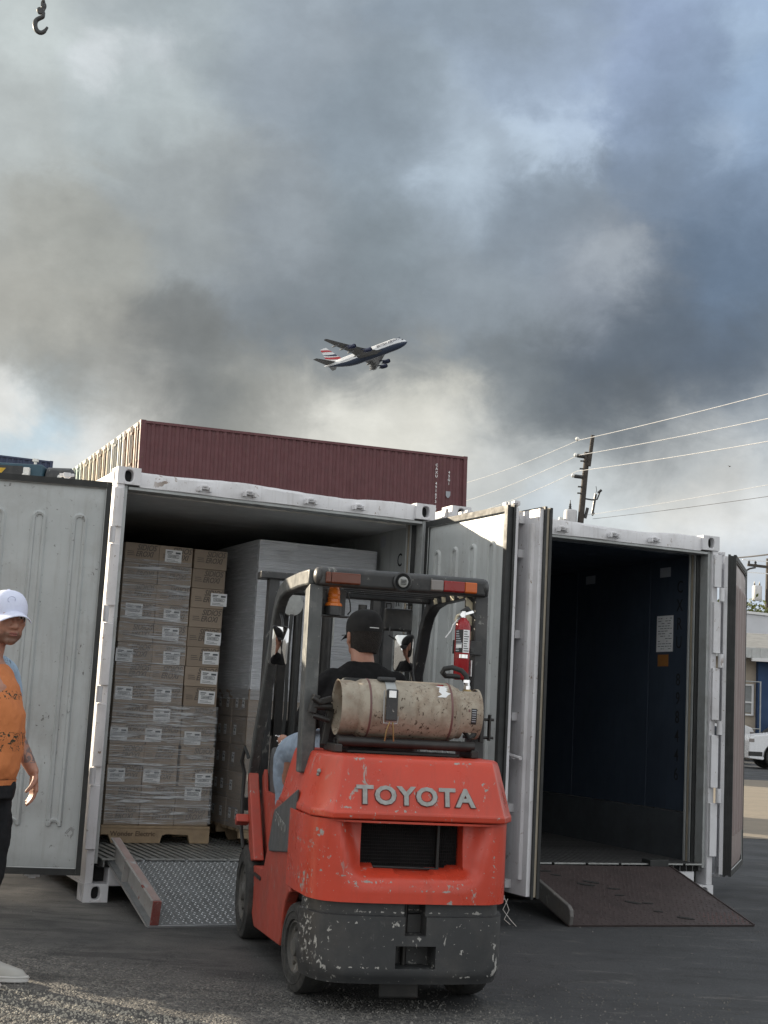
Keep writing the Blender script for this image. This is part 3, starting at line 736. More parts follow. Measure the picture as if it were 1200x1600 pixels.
# ------------------------------------------------------------------ pallet loads
def wooden_pallet(parent, x0, x1, y0, y1, z0):
    h = .125
    n = 6; ln = (x1-x0)/ n
    for k in range(7):   # deck boards run left-right on a block pallet seen end-on
        y = y0 + (y1-y0-.09)*k/6
        MB().box((x0, y, z0+h-.018), (x1, y+.09, z0+h)).build('deck_board', 'wood', parent, .002)
    for k, y in enumerate((y0+.004, (y0+y1)/2-.02, y1-.044)):  # notched stringers
        prof = [(x0, z0+.018), (x0+.06, z0+.018), (x0+.06, z0+.028), (x0+.10, z0+.062), (x0+.10, z0+.062), (x0+.12, z0+.018)]
        wd = x1-x0
        pts = [(x0, z0+h-.0185), (x0, z0+.06), (x0+.07*wd, z0+.06), (x0+.10*wd, z0+.0), (x0+.54*wd, z0+.0), (x0+.56*wd, z0+.055), (x0+.60*wd, z0+.066), (x0+.80*wd, z0+.060), (x0+.82*wd, z0), (x1, z0), (x1, z0+h-.0185)]
        MB().prism(pts, 'y', y, y+.038).build('stringer', 'wood', parent, .002)

def label_mesh(w, h):
    mb = MB(); mb.mi = 0; mb.box((-w/2, -.0012, -h/2), (w/2, 0, h/2)); mb.mi = 1
    y0, y1 = -.0018, -.0013
    mb.box((-w*.40, y0, h*.30), (-w*.05, y1, h*.37)); mb.box((-w*.40, y0, h*.20), (-w*.12, y1, h*.25)); mb.box((w*.12, y0, h*.20), (w*.42, y1, h*.34))
    a, b, c, d = -w*.34, w*.34, -h*.14, h*.08
    mb.box((a, y0, c), (b, y1, c+h*.035)); mb.box((a, y0, d), (b, y1, d+h*.035)); mb.box((a, y0, c+h*.04), (a+w*.02, y1, d)); mb.box((b-w*.02, y0, c+h*.04), (b, y1, d))
    x = a + w*.06; rg = random.Random(9)
    while x < b-w*.08:
        bw = rg.choice((.006, .011, .016))*w*1.1; mb.box((x, y0, c+h*.06), (x+bw, y1, d-h*.03)); x += bw + rg.choice((.008, .014))*w*1.2
    mb.box((-w*.40, y0, -h*.30), (w*.1, y1, -h*.27)); mb.box((-w*.40, y0, -h*.40), (w*.3, y1, -h*.37))
    return mb.mesh('shipping_label', ['label_white', 'label_ink'])
LAB = label_mesh(.130, .098)
LAB_S = label_mesh(.055, .075)
CT1 = textmesh('SIDIOS', .062, .0005, bold=.0015, shear=.3, xs=.8); CT2 = textmesh('EROXI', .058, .0005, bold=.0015, shear=.3, xs=.8); CT3 = textmesh('Wonder Electric', .05, .0005, bold=.001)
for cme in (CT1, CT2): cme.materials.clear(); cme.materials.append(MATS['carton_ink'])
CT3.materials.clear(); CT3.materials.append(MATS['wood_ink'])
def printing():
    mb = MB(); mb.bm.from_mesh(CT1); b2 = bmesh.new(); 
    for v in mb.bm.verts: v.co += Vector((.012, .028, 0))
    b2.from_mesh(CT2)
    for v in b2.verts: v.co += Vector((-.004, -.022, 0))
    me = bpy.data.meshes.new('x'); b2.to_mesh(me); mb.bm.from_mesh(me); b2.free()
    # speed lines left of the words
    mb.M = Matrix.Identity(4)
    for k in range(3): mb.box((-.135, -.008-.014*k, 0), (-.085+.004*k, -.003-.014*k, .0005))
    o = bpy.data.meshes.new('printing'); mb.bm.to_mesh(o); mb.bm.free(); o.materials.append(MATS['carton_ink']); return o
PRINT = printing()

# ---- load one: brown cartons, three across, thirteen and more high
loadA = thing('pallet_load', 'shrink wrapped brown carton pallet nearest the left container post', 'pallet load', OL, YL, 'wrapped pallet loads in the container')
AX0, AX1, AY = .345, 1.145, 1.0
wooden_pallet(loadA, AX0-.02, AX1+.01, AY-.03, AY+.97, FZ+.002)
place('stamped_text', CT3, loadA, 0, (AX0+.22, AY-.0315+.004-.0008, FZ+.068), (PI/2, 0, 0))
z = FZ+.128
rows = [.282] + [.1405]*0
heights = [.290, .150, .150, .150, .150, .150, .150, .150, .150, .150, .150, .150, .150]
labels = {0: {2: (.0, .19)}, 1: {0: (-.06, 0), 1: (-.06, .0), 2: (.06, -.02)}, 2: {}, 3: {0: (-.07, 0), 1: (-.08, 0), 2: (-.04, -.01)}, 4: {1: (-.02, 0)}, 5: {0: (-.06, 0), 1: (-.02, 0), 2: (.05, 0)}, 6: {2: (.06, 0)}, 7: {0: (-.08, -.02), 1: (.02, -.02), 2: (.06, 0)}, 8: {1: (.0, .01), 2: (.07, 0)}, 9: {0: (-.03, .02), 1: (.0, .0)}, 10: {2: (.09, 0)}, 11: {}, 12: {1: (-.02, 0)}}
cw = (AX1-AX0)/3
cart = {}
zz = z; rg = random.Random(12)
for r_, hh in enumerate(heights):
    for c_ in range(3):
        if hh not in cart: cart[hh] = MB().box((-cw/2+.0015, 0, 0), (cw/2-.0015, .32, hh-.002)).mesh('carton', 'carton')
        x = AX0 + cw*(c_+.5) + rg.uniform(-.004, .004) + (.012 if c_ == 2 and r_ in (1, 2) else 0) + (.010*(r_/12.0) if c_ == 2 else 0)
        y = AY + rg.uniform(-.006, .006) + (.012 if c_ == 2 and r_ > 4 else 0)
        o = place('carton', cart[hh], loadA, .003, (x, y, zz), (0, 0, rg.uniform(-.012, .012)), seg=1)
        kk = [hh-.062] if hh < .2 else [hh-.06, hh-.205]
        for q in kk: place('printing', PRINT, o, 0, (.028 + rg.uniform(-.01, .01), -.0008, q), (PI/2, 0, 0))
        if c_ in labels.get(r_, {}):
            dx, dz = labels[r_][c_]; place('shipping_label', LAB, o, 0, (dx, -.002, min(hh-.052, .072+dz)), (0, rg.uniform(-.03, .03), 0))
    # cartons behind the first row
    for yb in (.33, .65): MB().box((AX0+.004, AY+yb, zz), (AX1-.004, AY+yb+.315, zz+hh-.002)).build('carton', 'carton', loadA)
    zz += hh
TOPA = zz
def film(parent, x0, x1, y0, y1, z0, z1, mm, nx=30, nz=70, amp=.004, sides=('f', 'l', 'r')):
    mb = MB(); rg = random.Random(int(x0*100))
    ph = [rg.uniform(0, 6) for _ in range(8)]
    def w_(a, z): return amp*(math.sin(a*23+z*41+ph[0]) + math.sin(a*9-z*90+ph[1])*.7 + math.sin(a*51+z*140+ph[2])*.4)
    if 'f' in sides: mb.grid([[(x0+(x1-x0)*i/nx, y0-.008-abs(w_(x0+(x1-x0)*i/nx, z0+(z1-z0)*j/nz)), z0+(z1-z0)*j/nz) for i in range(nx+1)] for j in range(nz+1)])
    if 'l' in sides: mb.grid([[(x0-.008-abs(w_(y0+(y1-y0)*i/nx, z0+(z1-z0)*j/nz)), y0+(y1-y0)*i/nx, z0+(z1-z0)*j/nz) for i in range(nx+1)] for j in range(nz+1)])
    if 'r' in sides: mb.grid([[(x1+.008+abs(w_(y0+(y1-y0)*i/nx, z0+(z1-z0)*j/nz)), y0+(y1-y0)*i/nx, z0+(z1-z0)*j/nz) for i in range(nx+1)] for j in range(nz+1)])
    return mb.build('stretch_wrap', mm, parent, smooth=True)
film(loadA, AX0, AX0+2*cw-.01, AY, AY+.9, FZ+.14, TOPA-.12, 'stretch_film', sides=('f', 'l'))
film(loadA, AX0+2*cw-.01, AX1+.01, AY-.002, AY+.9, FZ+.14, 1.30, 'stretch_film', nz=30, sides=('f', 'r'))

# ---- load two: brown labelled cartons below, pale wrapped cartons above
loadB = thing('pallet_load', 'tall pallet load wrapped pale white above brown cartons behind the forklift', 'pallet load', OL, YL, 'wrapped pallet loads in the container')
BX0, BX1, BY = 1.32, 2.325, .76
wooden_pallet(loadB, BX0, BX1, BY+.01, BY+1.1, FZ+.002)
zz = FZ+.128; rg = random.Random(4)
r_ = 0
while zz < 2.42:
    low = zz < 1.30
    hh = .208 if low else (.186 if zz < 2.2 else .218)
    mm = 'carton_grey' if low else 'carton_white'
    off = .0 if low else .012
    for c_ in range(3):
        w3 = (BX1-BX0-2*off)/3
        o = MB().box((-w3/2+.001, 0, 0), (w3/2-.001, .36, hh-.002)).build('carton', mm, loadB, .003, loc=(BX0+off+w3*(c_+.5), BY+off+rg.uniform(-.003, .003), zz), rot=(0, 0, rg.uniform(-.006, .006)), seg=1)
        if (r_, c_) in ((10, 0), (5, 1), (1, 1)): place('shipping_label', LAB, o, 0, (.05, -.002, hh*.5))
    for k in range(2):
        o = MB().box((0, 0, 0), (.5, .36, hh-.002)).build('carton', mm, loadB, .003, loc=(BX0+off+rg.uniform(-.003, .003), BY+.37+k*.37, zz), seg=1)
    if low or 1.4 < zz < 1.95:
        for yy in ((.11, .26, .48, .63) if low else (.13, .25)):
            if rg.random() < .8: place('shipping_label', LAB_S, loadB, 0, (BX0+off-.004, BY+yy+rg.uniform(-.02, .02), zz+hh*.5), (0, 0, -PI/2))
    zz += hh; r_ += 1
film(loadB, BX0, BX1, BY, BY+1.1, FZ+.14, 1.36, 'stretch_film_soft', nz=40)
film(loadB, BX0+.008, BX1-.008, BY+.006, BY+1.1, 1.37, zz-.005, 'stretch_film_thick', nz=60)
# next row of loads deeper inside
for i, (x0, x1, y0, top, lab) in enumerate(((.36, 1.20, 2.1, 2.45, 'brown wrapped pallet load deep inside behind the leftmost load'), (1.34, 2.24, 2.0, 2.5, 'pale wrapped pallet load deep inside behind the white wrapped load'))):
    ld = thing('pallet_load', lab, 'pallet load', OL, YL, 'wrapped pallet loads in the container')
    wooden_pallet(ld, x0, x1, y0, y0+1.1, FZ+.002)
    zz = FZ+.128
    while zz < top:
        for c_ in range(3): MB().box((x0+(x1-x0)*c_/3+.002, y0, zz), (x0+(x1-x0)*(c_+1)/3-.002, y0+1.1, zz+.198)).build('carton', 'carton' if i == 0 else 'carton_white', ld, .003, seg=1)
        zz += .2

# ------------------------------------------------------------------ loading ramps
def treads(mb, x0, x1, L, dx, dy, skip=lambda x, y: False, s=.0105):
    """diamond plate: small raised lozenges in alternating directions"""
    j = 0; y = .02
    while y < L-.02:
        i = 0; x = x0+.02 + (dx/2 if j % 2 else 0)
        while x < x1-.02:
            if not skip(x, y):
                a = PI/4 if (i+j) % 2 else -PI/4
                c, sn = math.cos(a), math.sin(a)
                P = [(-s, 0), (0, -s*.33), (s, 0), (0, s*.33)]
                V = [mb.v((x+px*c-py*sn, y+px*sn+py*c, .0005)) for px, py in P]; T = mb.v((x, y, .0042))
                for k in range(4): mb.f([V[k], V[(k+1) % 4], T])
            x += dx; i += 1
        y += dy; j += 1
rl, rh = 1.10, .262
ang = math.asin(rh/rl)
def loc2w(O, yaw, p): return (O[0] + p[0]*math.cos(yaw) - p[1]*math.sin(yaw), O[1] + p[0]*math.sin(yaw) + p[1]*math.cos(yaw), p[2])
ra = thing('loading_ramp', 'grey steel diamond plate ramp leading into the loaded container', 'ramp', loc2w(OL, YL, (.155, -1.0, .0)), 0, 'loading ramps', rot=(Euler((ang, 0, 0)).to_matrix().to_4x4()).to_euler())
ra.rotation_euler = (Matrix.Rotation(YL, 3, 'Z') @ Matrix.Rotation(ang, 3, 'X')).to_euler()
MB().box((0, 0, .002), (1.95, rl, .014)).build('deck_plate', 'ramp_steel', ra)
mb = MB(); mb.M = Matrix.Translation((0, 0, .014)); treads(mb, .07, 1.88, rl, .025, .026, s=.0088)
tag(mb.build('tread_pattern', 'ramp_tread', ra), kind='stuff')
MB().box((.0, -.012, -.003), (1.95, -.0005, .014)).build('toe_edge', 'ramp_tread', ra, .002)
for x0, s in ((0, 1), (1.95, -1)):
    # channel-section side rail: web, top and bottom flanges, end plate
    mb = MB()
    h0 = .155
    mb.prism([(0, 0), (rl-.02, 0), (rl-.02, h0), (.0, h0)], 'x', x0 + s*.040, x0 + s*.048)
    mb.box((min(x0, x0+s*.062), .0, h0), (max(x0, x0+s*.062), rl-.02, h0+.010)); mb.box((min(x0, x0+s*.039), .0, -.012), (max(x0, x0+s*.039), rl-.02, -.002))
    mb.build('side_rail', 'ramp_rail', ra, .002)
    MB().box((min(x0+s*.01, x0+s*.062), -.012, .016), (max(x0+s*.01, x0+s*.062), -.001, h0+.008)).build('rail_end_plate', 'ramp_red', ra, .002)
    MB().box((min(x0, x0+s*.038), rl*.62, .0), (max(x0, x0+s*.038), rl*.62+.012, h0-.001)).build('rail_gusset', 'ramp_rail', ra)
    MB().box((min(x0+s*.012, x0+s*.080), .0, h0+.0105), (max(x0+s*.012, x0+s*.056), rl-.03, h0+.012)).build('rail_stripe', 'ramp_pink', ra)

rl2, rh2 = 1.12, .262
ang2 = math.asin(rh2/rl2)
rb = thing('loading_ramp', 'dark rusty steel ramp leading into the empty container', 'ramp', loc2w(OR_, YR, (.44, -1.15, 0)), 0, 'loading ramps')
rb.rotation_euler = (Matrix.Rotation(YR-.055, 3, 'Z') @ Matrix.Rotation(ang2, 3, 'X')).to_euler()
RW = 1.44
MB().box((0, 0, .002), (RW, rl2, .014)).build('deck_plate', 'ramp_rust', rb)
mb = MB(); mb.M = Matrix.Translation((0, 0, .014)); treads(mb, .10, RW, rl2, .034, .034)
tag(mb.build('tread_pattern', 'ramp_rust', rb), kind='stuff')
mb = MB(); mb.M = Matrix.Translation((0, 0, .0146)); treads(mb, RW-.34, RW, rl2, .034, .030, skip=lambda x, y: y > .20 + (x-(RW-.34))*.1)
tag(mb.build('worn_treads', 'ramp_rust_tread', rb), kind='stuff')
mb = MB(); mb.M = Matrix.Translation((0, 0, 0))
pr = [(0, 0)] + [(rl2-.02, 0), (rl2-.02, .10)] + [(.05 - .05*math.sin(a), .05+.05*math.cos(a)) for a in [PI/2*k/6 for k in range(7)]]
mb.prism([(y, z) for y, z in [(0.0, 0.0), (rl2-.02, 0.0), (rl2-.02, .125), (.06, .125), (.02, .11), (.0, .07)]], 'x', 0.0, .03)
mb.build('side_rail', 'ramp_rail_dark', rb, .008)
MB().box((RW-.012, 0, .015), (RW, rl2, .020)).build('edge_strip', 'ramp_rust', rb)
# footprints of grime on the rusty plate are worn patches in its treads
rg = random.Random(21); mb = MB()
for k in range(10):
    t_ = k/9; x = .36 + .55*t_ + rg.uniform(-.09, .09); y = rl2*(.86-.72*t_) + rg.uniform(-.05, .05); a = rg.uniform(-.5, .2); l = rg.uniform(.03, .07)
    pts = [(x+l*math.cos(q)*math.cos(a)-l*.22*math.sin(q)*math.sin(a)+rg.uniform(-.004, .004), y+l*math.cos(q)*math.sin(a)+l*.22*math.sin(q)*math.cos(a)) for q in [2*PI*i/9 for i in range(9)]]
    mb.prism(pts, 'z', .0145, .0195)
tag(mb.build('grime_mark', 'floor_gap', rb), kind='stuff')
MB().box((1.83, -.02, FZ-.05), (2.0, .10, FZ+.03)).build('sill_stop_block', 'rubber', cR, .004)
# two loose strings hanging from the door foot
base = Vector(loc2w(OL, YL, (W+.03, -1.22, .18)))
mb = MB()
for sgn, l in ((1, .2), (-1, .19)):
    mb.tube([base + Vector((.0+.01*sgn, 0, 0)), base + Vector((.0-.02*sgn, -.005, -.07)), base + Vector((.01+.02*sgn, -.01, -.13)), base + Vector((.05+.02*sgn, -.01, -l+.03))], .0025, 5)
tag(mb.build('string', 'string'), 'two thin pale strings dangling under the right door of the loaded container', 'string')

# ================================================================== FORKLIFT
FO = (.142, 6.903, 0); FY = R(13.0)
fk = thing('forklift', 'scuffed red forklift with grey gas tank, seen from behind', 'forklift', loc2w(FO, FY, (-.018, 0, 0)), FY)
fk.scale = (.935, 1, 1)
def outline_y(x, sc=1.0):
    """rear surface depth of the counterweight for |x| up to half width"""
    a = abs(x)
    pts = [(0, -.505), (.22, -.502), (.37, -.485), (.45, -.440), (.495, -.36), (.515, -.25), (.52, -.10)]
    for (x0, y0), (x1, y1) in zip(pts, pts[1:]):
        if a <= x1: return y0 + (y1-y0)*(a-x0)/(x1-x0)
    return -.10
def smooth(e0, e1, x):
    t_ = max(0, min(1, (x-e0)/(e1-e0))); return t_*t_*(3-2*t_)
def cw_surface(mb, zs, shape, extra_u=(), yend=.12, ymax=0.0):
    """shape(x, z) -> (width scale, y push). front sheet from side to side plus side walls running forward"""
    us = sorted(set([round(-.52 + .02*k, 4) for k in range(53)] + list(extra_u)))
    P = []
    for z in zs:
        row = []
        sc, _ = shape(0, z)
        row.append((-.52*sc, yend, z))
        row.append((-.52*sc, ymax, z))
        for u in us:
            sc, dy = shape(u, z)
            row.append((u*sc, min(outline_y(u)+dy, ymax-.001), z))
        row.append((.52*sc, ymax, z)); row.append((.52*sc, yend, z))
        P.append(row)
    V = mb.grid(P)
    mb.f([v for v in V[-1]][::-1]); mb.f([v for v in V[0]])
    return V
def edges(a, e=.004): return (a-e, a+e)
# lower, black: tapers under, draw-bar slot and pocket
def lowshape(x, z):
    sc = .985 - .030*smooth(.22, .135, z) + (.0 if z < .43 else -.022)
    dy = .028 if z > .43 else 0
    dy += .022*smooth(.18, .135, z)
    if -.047 < x < .060 and z > .348: dy += .10
    if -.088 < x < .112 and .205 < z < .302: dy += .13
    return sc, dy
mb = MB(); ex = []
for a in (-.047, .060, -.088, .112): ex += list(edges(a, .001))
zs = [.135, .15, .165, .18, .2, .204, .206, .23, .26, .29, .301, .303, .32, .347, .349, .36, .38, .40, .429, .432, .45, .47, .487]
cw_surface(mb, zs, lowshape, ex, yend=-.215, ymax=-.235)
mb.build('bumper_weight', 'dark_grey_paint', fk, .004, smooth=True)
MB().cyl((-.02, -.40, .20), (-.02, -.40, .49), .014, n=10).build('tow_pin', 'black_metal', fk, smooth=True)
mb = MB(); mb.prism([(-.14, -.42), (.06, -.42), (.02, -.30), (-.1, -.30)], 'z', .06, .134); mb.build('steer_axle', 'black_metal', fk, .01)
# upper, red: scooped grille recess
def upshape(x, z):
    sc = 1.008; dy = -.004
    w = .30 + .05*smooth(.64, .84, z)
    s_in = smooth(w+.05, w-.07, abs(x+.01))
    vert = smooth(.565, .68, z) if z < .68 else 1.0
    if z > .56: dy += .095*s_in*min(1, vert*1.3)*(1 if z < .838 else 0)
    bend = .018*smooth(.27, .2, abs(x))
    if -.262 < x < .250 and .618 + (0.02*abs(x)/.25) < z < .838: dy += .13
    return sc, dy
ex = []
for a in (-.262, .250): ex += list(edges(a, .001))
zs = [.4875, .50, .53, .56, .585, .60, .612, .626, .634, .65, .67, .69, .71, .73, .75, .77, .79, .81, .83, .8375, .8385, .848]
mb = MB(); cw_surface(mb, zs, upshape, ex)
mb.build('counterweight', 'red_paint', fk, .003, smooth=True)
# radiator behind the opening
MB().box((-.26, -.318, .615), (.25, -.300, .836)).build('radiator_core', 'black_void', fk)
mb = MB()
for k in range(46): mb.box((-.255+k*.011, -.327, .622), (-.252+k*.011, -.3185, .834))
tag(mb.build('radiator_fin', 'black_void', fk), kind='stuff')
mb = MB()
for k in range(13): mb.box((-.257, -.333, .632+k*.0155), (.247, -.3275, .635+k*.0155))
mb.build('grille_bar', 'black_void', fk)
MB().box((.135, -.36, .630), (.15, -.334, .83)).build('grille_rail', 'black_metal', fk, .002)
mb = MB(); mb.tube([(-.20, -.385, .634), (.14, -.385, .630)], .006, 6); mb.build('grille_lip', 'black_metal', fk, smooth=True)
# hood: chamfered box that overhangs the opening
def hood_ring(z, hw, yb, ch, yf=.50):
    return [(-hw+ch, yb, z), (hw-ch, yb, z), (hw, yb+ch*1.7, z), (hw, yf, z), (-hw, yf, z), (-hw, yb+ch*1.7, z)]
mb = MB(); rings = []
for z, hw, yb, ch in ((.8495, .508, -.480, .085), (.855, .516, -.512, .085), (.882, .515, -.515, .085), (.892, .508, -.506, .082), (1.00, .482, -.480, .08), (1.105, .452, -.450, .07), (1.126, .444, -.436, .065), (1.134, .43, -.41, .06)):
    rings.append([mb.v(p) for p in hood_ring(z, hw, yb, ch)])
for a, b in zip(rings, rings[1:]):
    for i in range(6): mb.f([a[i], a[(i+1) % 6], b[(i+1) % 6], b[i]])
mb.f(rings[0][::-1]); mb.f(rings[-1])
mb.build('engine_hood', 'red_paint', fk, .012, smooth=True, seg=3)
# raised hood lettering with a darker cut-out edge
LW = .60
me = textmesh('TOYOTA', .125, .0045, bold=.004, spacing=1.12)
xs_ = [v.co.x for v in me.vertices]; k = LW/(max(xs_)-min(xs_))
ys_ = [v.co.y for v in me.vertices]; ky = .088/(max(ys_)-min(ys_))
for v in me.vertices: v.co.x *= k; v.co.y *= ky
me.materials.clear(); me.materials.append(MATS['letter_grey'])
tilt = math.atan2(.024+.012, .10)
place('hood_lettering', me, fk, 0, (-.022, -.4935, .958), (PI/2 - .26, R(0), 0))
me2 = textmesh('TOYOTA', .125, .0012, bold=.0085, spacing=1.12)
for v in me2.vertices: v.co.x *= k; v.co.y *= ky*1.0
me2.materials.clear(); me2.materials.append(MATS['letter_edge'])
place('lettering_edge', me2, fk, 0, (-.022, -.4895, .958), (PI/2 - .26, 0, 0))
# hood latch dent
mb = MB(); mb.ell((-.475, -.33, 1.05), (.012, .012, .012), 8, 6); mb.ell((-.48, -.33, 1.035), (.008, .008, .008), 8, 6); mb.build('hood_latch', 'letter_grey', fk, smooth=True)
# red side frames with wheel arch; step; cowl
for s in (-1, 1):
    x0, x1 = s*.505, s*.44
    arc = [(.30*math.cos(a), .215+.25*math.sin(a)) for a in [PI*k/14 for k in range(1, 13)]]
    pr = [(.31, .16)] + [(1.18, .115), (1.34, .20), (1.40, .36), (1.37, .43), (.96, .46), (.70, .80), (.62, .848), (-.12, .848), (-.12, .488), (-.20, .4875), (-.28, .40)] + [p for p in arc[::-1] if p[0] < -.20] + [p for p in arc[::-1] if p[0] >= -.20]
    pr = [(.31, .16), (1.18, .115), (1.34, .20), (1.40, .36), (1.37, .43), (.96, .46), (.72, .80), (.66, .848), (.125, .848), (.125, .47)] + [(.02+.27*math.cos(a), .20+.262*math.sin(a)) for a in [PI/2*k/6 for k in range(5, -1, -1)]]
    mb = MB(); mb.prism(pr, 'x', min(x0, x1), max(x0, x1)); mb.build('side_frame', 'red_side', fk, .010, seg=3)
    # inner footwell wall (red) and cowl upright
    mb = MB(); mb.prism([(.70, .44), (1.45, .42), (1.60, .55), (1.66, .92), (1.60, .96), (1.52, .84), (.70, .84)], 'x', s*.42-.012, s*.42+.012); mb.build('footwell_wall', 'red_side', fk, .004)
    mb = MB(); mb.prism([(1.24, .47), (1.42, .44), (1.70, .90), (1.665, .935), (1.60, .86)], 'x', min(s*.52, s*.455), max(s*.52, s*.455)); mb.build('front_fender', 'red_side', fk, .008)
    mb = MB(); mb.box((min(s*.515, s*.44), 1.02, .385), (max(s*.515, s*.44), 1.24, .405)); mb.build('step_plate', 'black_metal', fk, .004)
    mb = MB(); mb.prism([(-.02, .945), (.62, .80), (.66, .77), (.76, .60), (.72, .575), (.16, .63), (.13, .66), (.0, .85)], 'x', min(s*.520, s*.5055), max(s*.520, s*.5055)); cv = mb.build('side_cover', 'plastic_grey', fk, .006)
    if s < 0:
        place('model_lettering', textmesh('5 TOYOTA', .075, .0008, xs=.9), cv, 0, (-.5212, .40, .745), Matrix(((0, 0, -1), (-math.cos(.14), -math.sin(.14), 0), (math.sin(-.14)*-1*-1, math.cos(.14), 0))).to_euler())
        cv.children[0].data.materials.clear(); cv.children[0].data.materials.append(MATS['letter_grey'])
    # dark inner arch
    mb = MB(); mb.prism([(-.30, .2), (.34, .16), (.34, .47), (-.30, .47)], 'x', s*.28-.01, s*.28+.01); mb.build('arch_liner', 'black_void', fk)
MB().box((-.43, .14, .16), (.43, 1.35, .40)).build('chassis', 'black_metal', fk, .01)
MB().box((-.42, .62, .402), (.42, 1.42, .43)).build('floor_plate', 'black_metal', fk, .004)
mb = MB(); mb.prism([(1.36, .42), (1.50, .42), (1.62, .84), (1.62, 1.02), (1.46, 1.10), (1.40, 1.04), (1.42, .84)], 'x', -.40, .40); mb.build('dash_cowl', 'plastic_grey', fk, .02)
mb = MB(); mb.prism([(.90, .58), (1.43, .82), (1.56, 1.06), (1.50, 1.10), (1.20, .92)], 'x', -.41, -.35); mb.build('cowl_side', 'plastic_grey', fk, .02)
# wheels
def wheel(name, r, w, hubr, x, y, s, lab=None):
    mb = MB(); prof = [(hubr, -w/2+.012), (hubr+.004, -w/2), (r-.022, -w/2), (r-.006, -w/2+.008), (r, -w/2+.025), (r, w/2-.025), (r-.006, w/2-.008), (r-.022, w/2), (hubr+.004, w/2), (hubr, w/2-.012)]
    mb.lathe(prof, 40, axis='x', cap=False)
    o = mb.build(name, 'tyre', fk, loc=(x, y, r), rot=(0, 0, R(9) if name == 'rear_wheel' else 0), smooth=True)
    m2 = MB(); sg = s
    rimp = [(hubr, -sg*(w/2-.014)), (hubr, sg*(w/2-.012)), (hubr-.010, sg*(w/2-.008)), (hubr-.016, sg*(w/2-.022)), (hubr*.62, sg*(w/2-.036)), (hubr*.56, sg*(w/2-.020)), (hubr*.34, sg*(w/2-.014)), (hubr*.30, sg*(w/2+.002)), (.004, sg*(w/2+.004))]
    m2.lathe(rimp, 32, axis='x'); m2.build('rim', 'rim', o, smooth=True)
    m3 = MB()
    for k in range(6):
        a = 2*PI*k/6; m3.cyl((sg*(w/2-.036), hubr*.72*math.cos(a), hubr*.72*math.sin(a)), (sg*(w/2-.018), hubr*.72*math.cos(a), hubr*.72*math.sin(a)), .010, n=6)
    m3.build('wheel_nut', 'rim', o)
    MB().lathe([(r-.046, sg*(w/2+.0006)), (r-.042, sg*(w/2+.004)), (r-.038, sg*(w/2+.0006))], 40, axis='x', cap=False).build('sidewall_ridge', 'tyre', o, smooth=True)
for s in (-1, 1):
    wheel('rear_wheel', .208, .14, .125, s*.418, .01, s)
    wheel('front_wheel', .262, .20, .165, s*.440, 1.52, s)
# overhead guard
for s in (-1, 1):
    mb = MB(); mb.prism([(.05, 1.02), (.165, 1.02), (.20, 1.93), (.085, 1.95)], 'x', min(s*.50, s*.425), max(s*.50, s*.425)); mb.build('rear_pillar', 'guard_worn' if s < 0 else 'guard_black', fk, .008)
    # curved front pillar and top side bar as one bent section
    path = [(.10, 1.985), (.40, 1.995), (.85, 1.995), (1.02, 1.975), (1.14, 1.92), (1.22, 1.83), (1.28, 1.70), (1.40, 1.50), (1.66, 1.15), (1.80, .86)]
    P = []
    for i, (y, z) in enumerate(path):
        a = path[max(i-1, 0)]; b = path[min(i+1, len(path)-1)]; d = Vector((b[0]-a[0], b[1]-a[1])).normalized(); n = Vector((-d.y, d.x))*.040
        P.append([(s*.505, y+n.x, z+n.y), (s*.440, y+n.x, z+n.y), (s*.440, y-n.x, z-n.y), (s*.505, y-n.x, z-n.y)])
    mb = MB(); rg_ = [[mb.v(p) for p in row] for row in P]
    for a, b in zip(rg_, rg_[1:]):
        for i in range(4): mb.f([a[i], a[(i+1) % 4], b[(i+1) % 4], b[i]])
    mb.f(rg_[0][::-1]); mb.f(rg_[-1])
    mb.build('guard_side_bar', 'guard_worn' if s < 0 else 'guard_black', fk, .010, smooth=True)
# tape on the right bar underside and rear pillar
for k in range(5):
    y0 = .18 + k*.17
    MB().prism([(y0, 1.956), (y0+.07, 1.956), (y0+.11, 2.03), (y0+.04, 2.03)], 'x', .4375, .4395).build('hazard_stripe', 'hazard_yellow', fk)
for k in range(3):
    z0 = 1.72 + k*.075
    MB().prism([(.424, z0), (.424, z0+.045), (.385, z0+.075), (.385, z0+.03)], 'y', .128, .132).build('hazard_stripe', 'hazard_yellow', fk)
MB().box((.383, .1325, 1.70), (.4245, .142, 1.945)).build('stripe_plate', 'guard_black', fk)
MB().box((-.44, 1.02, 1.965), (.44, 1.08, 2.015)).build('guard_front_bar', 'guard_black', fk, .008)
for k in range(7):
    y = .24 + k*.115; MB().box((-.44, y, 1.985), (.44, y+.022, 2.02)).build('guard_crossbar', 'guard_black', fk, .004)
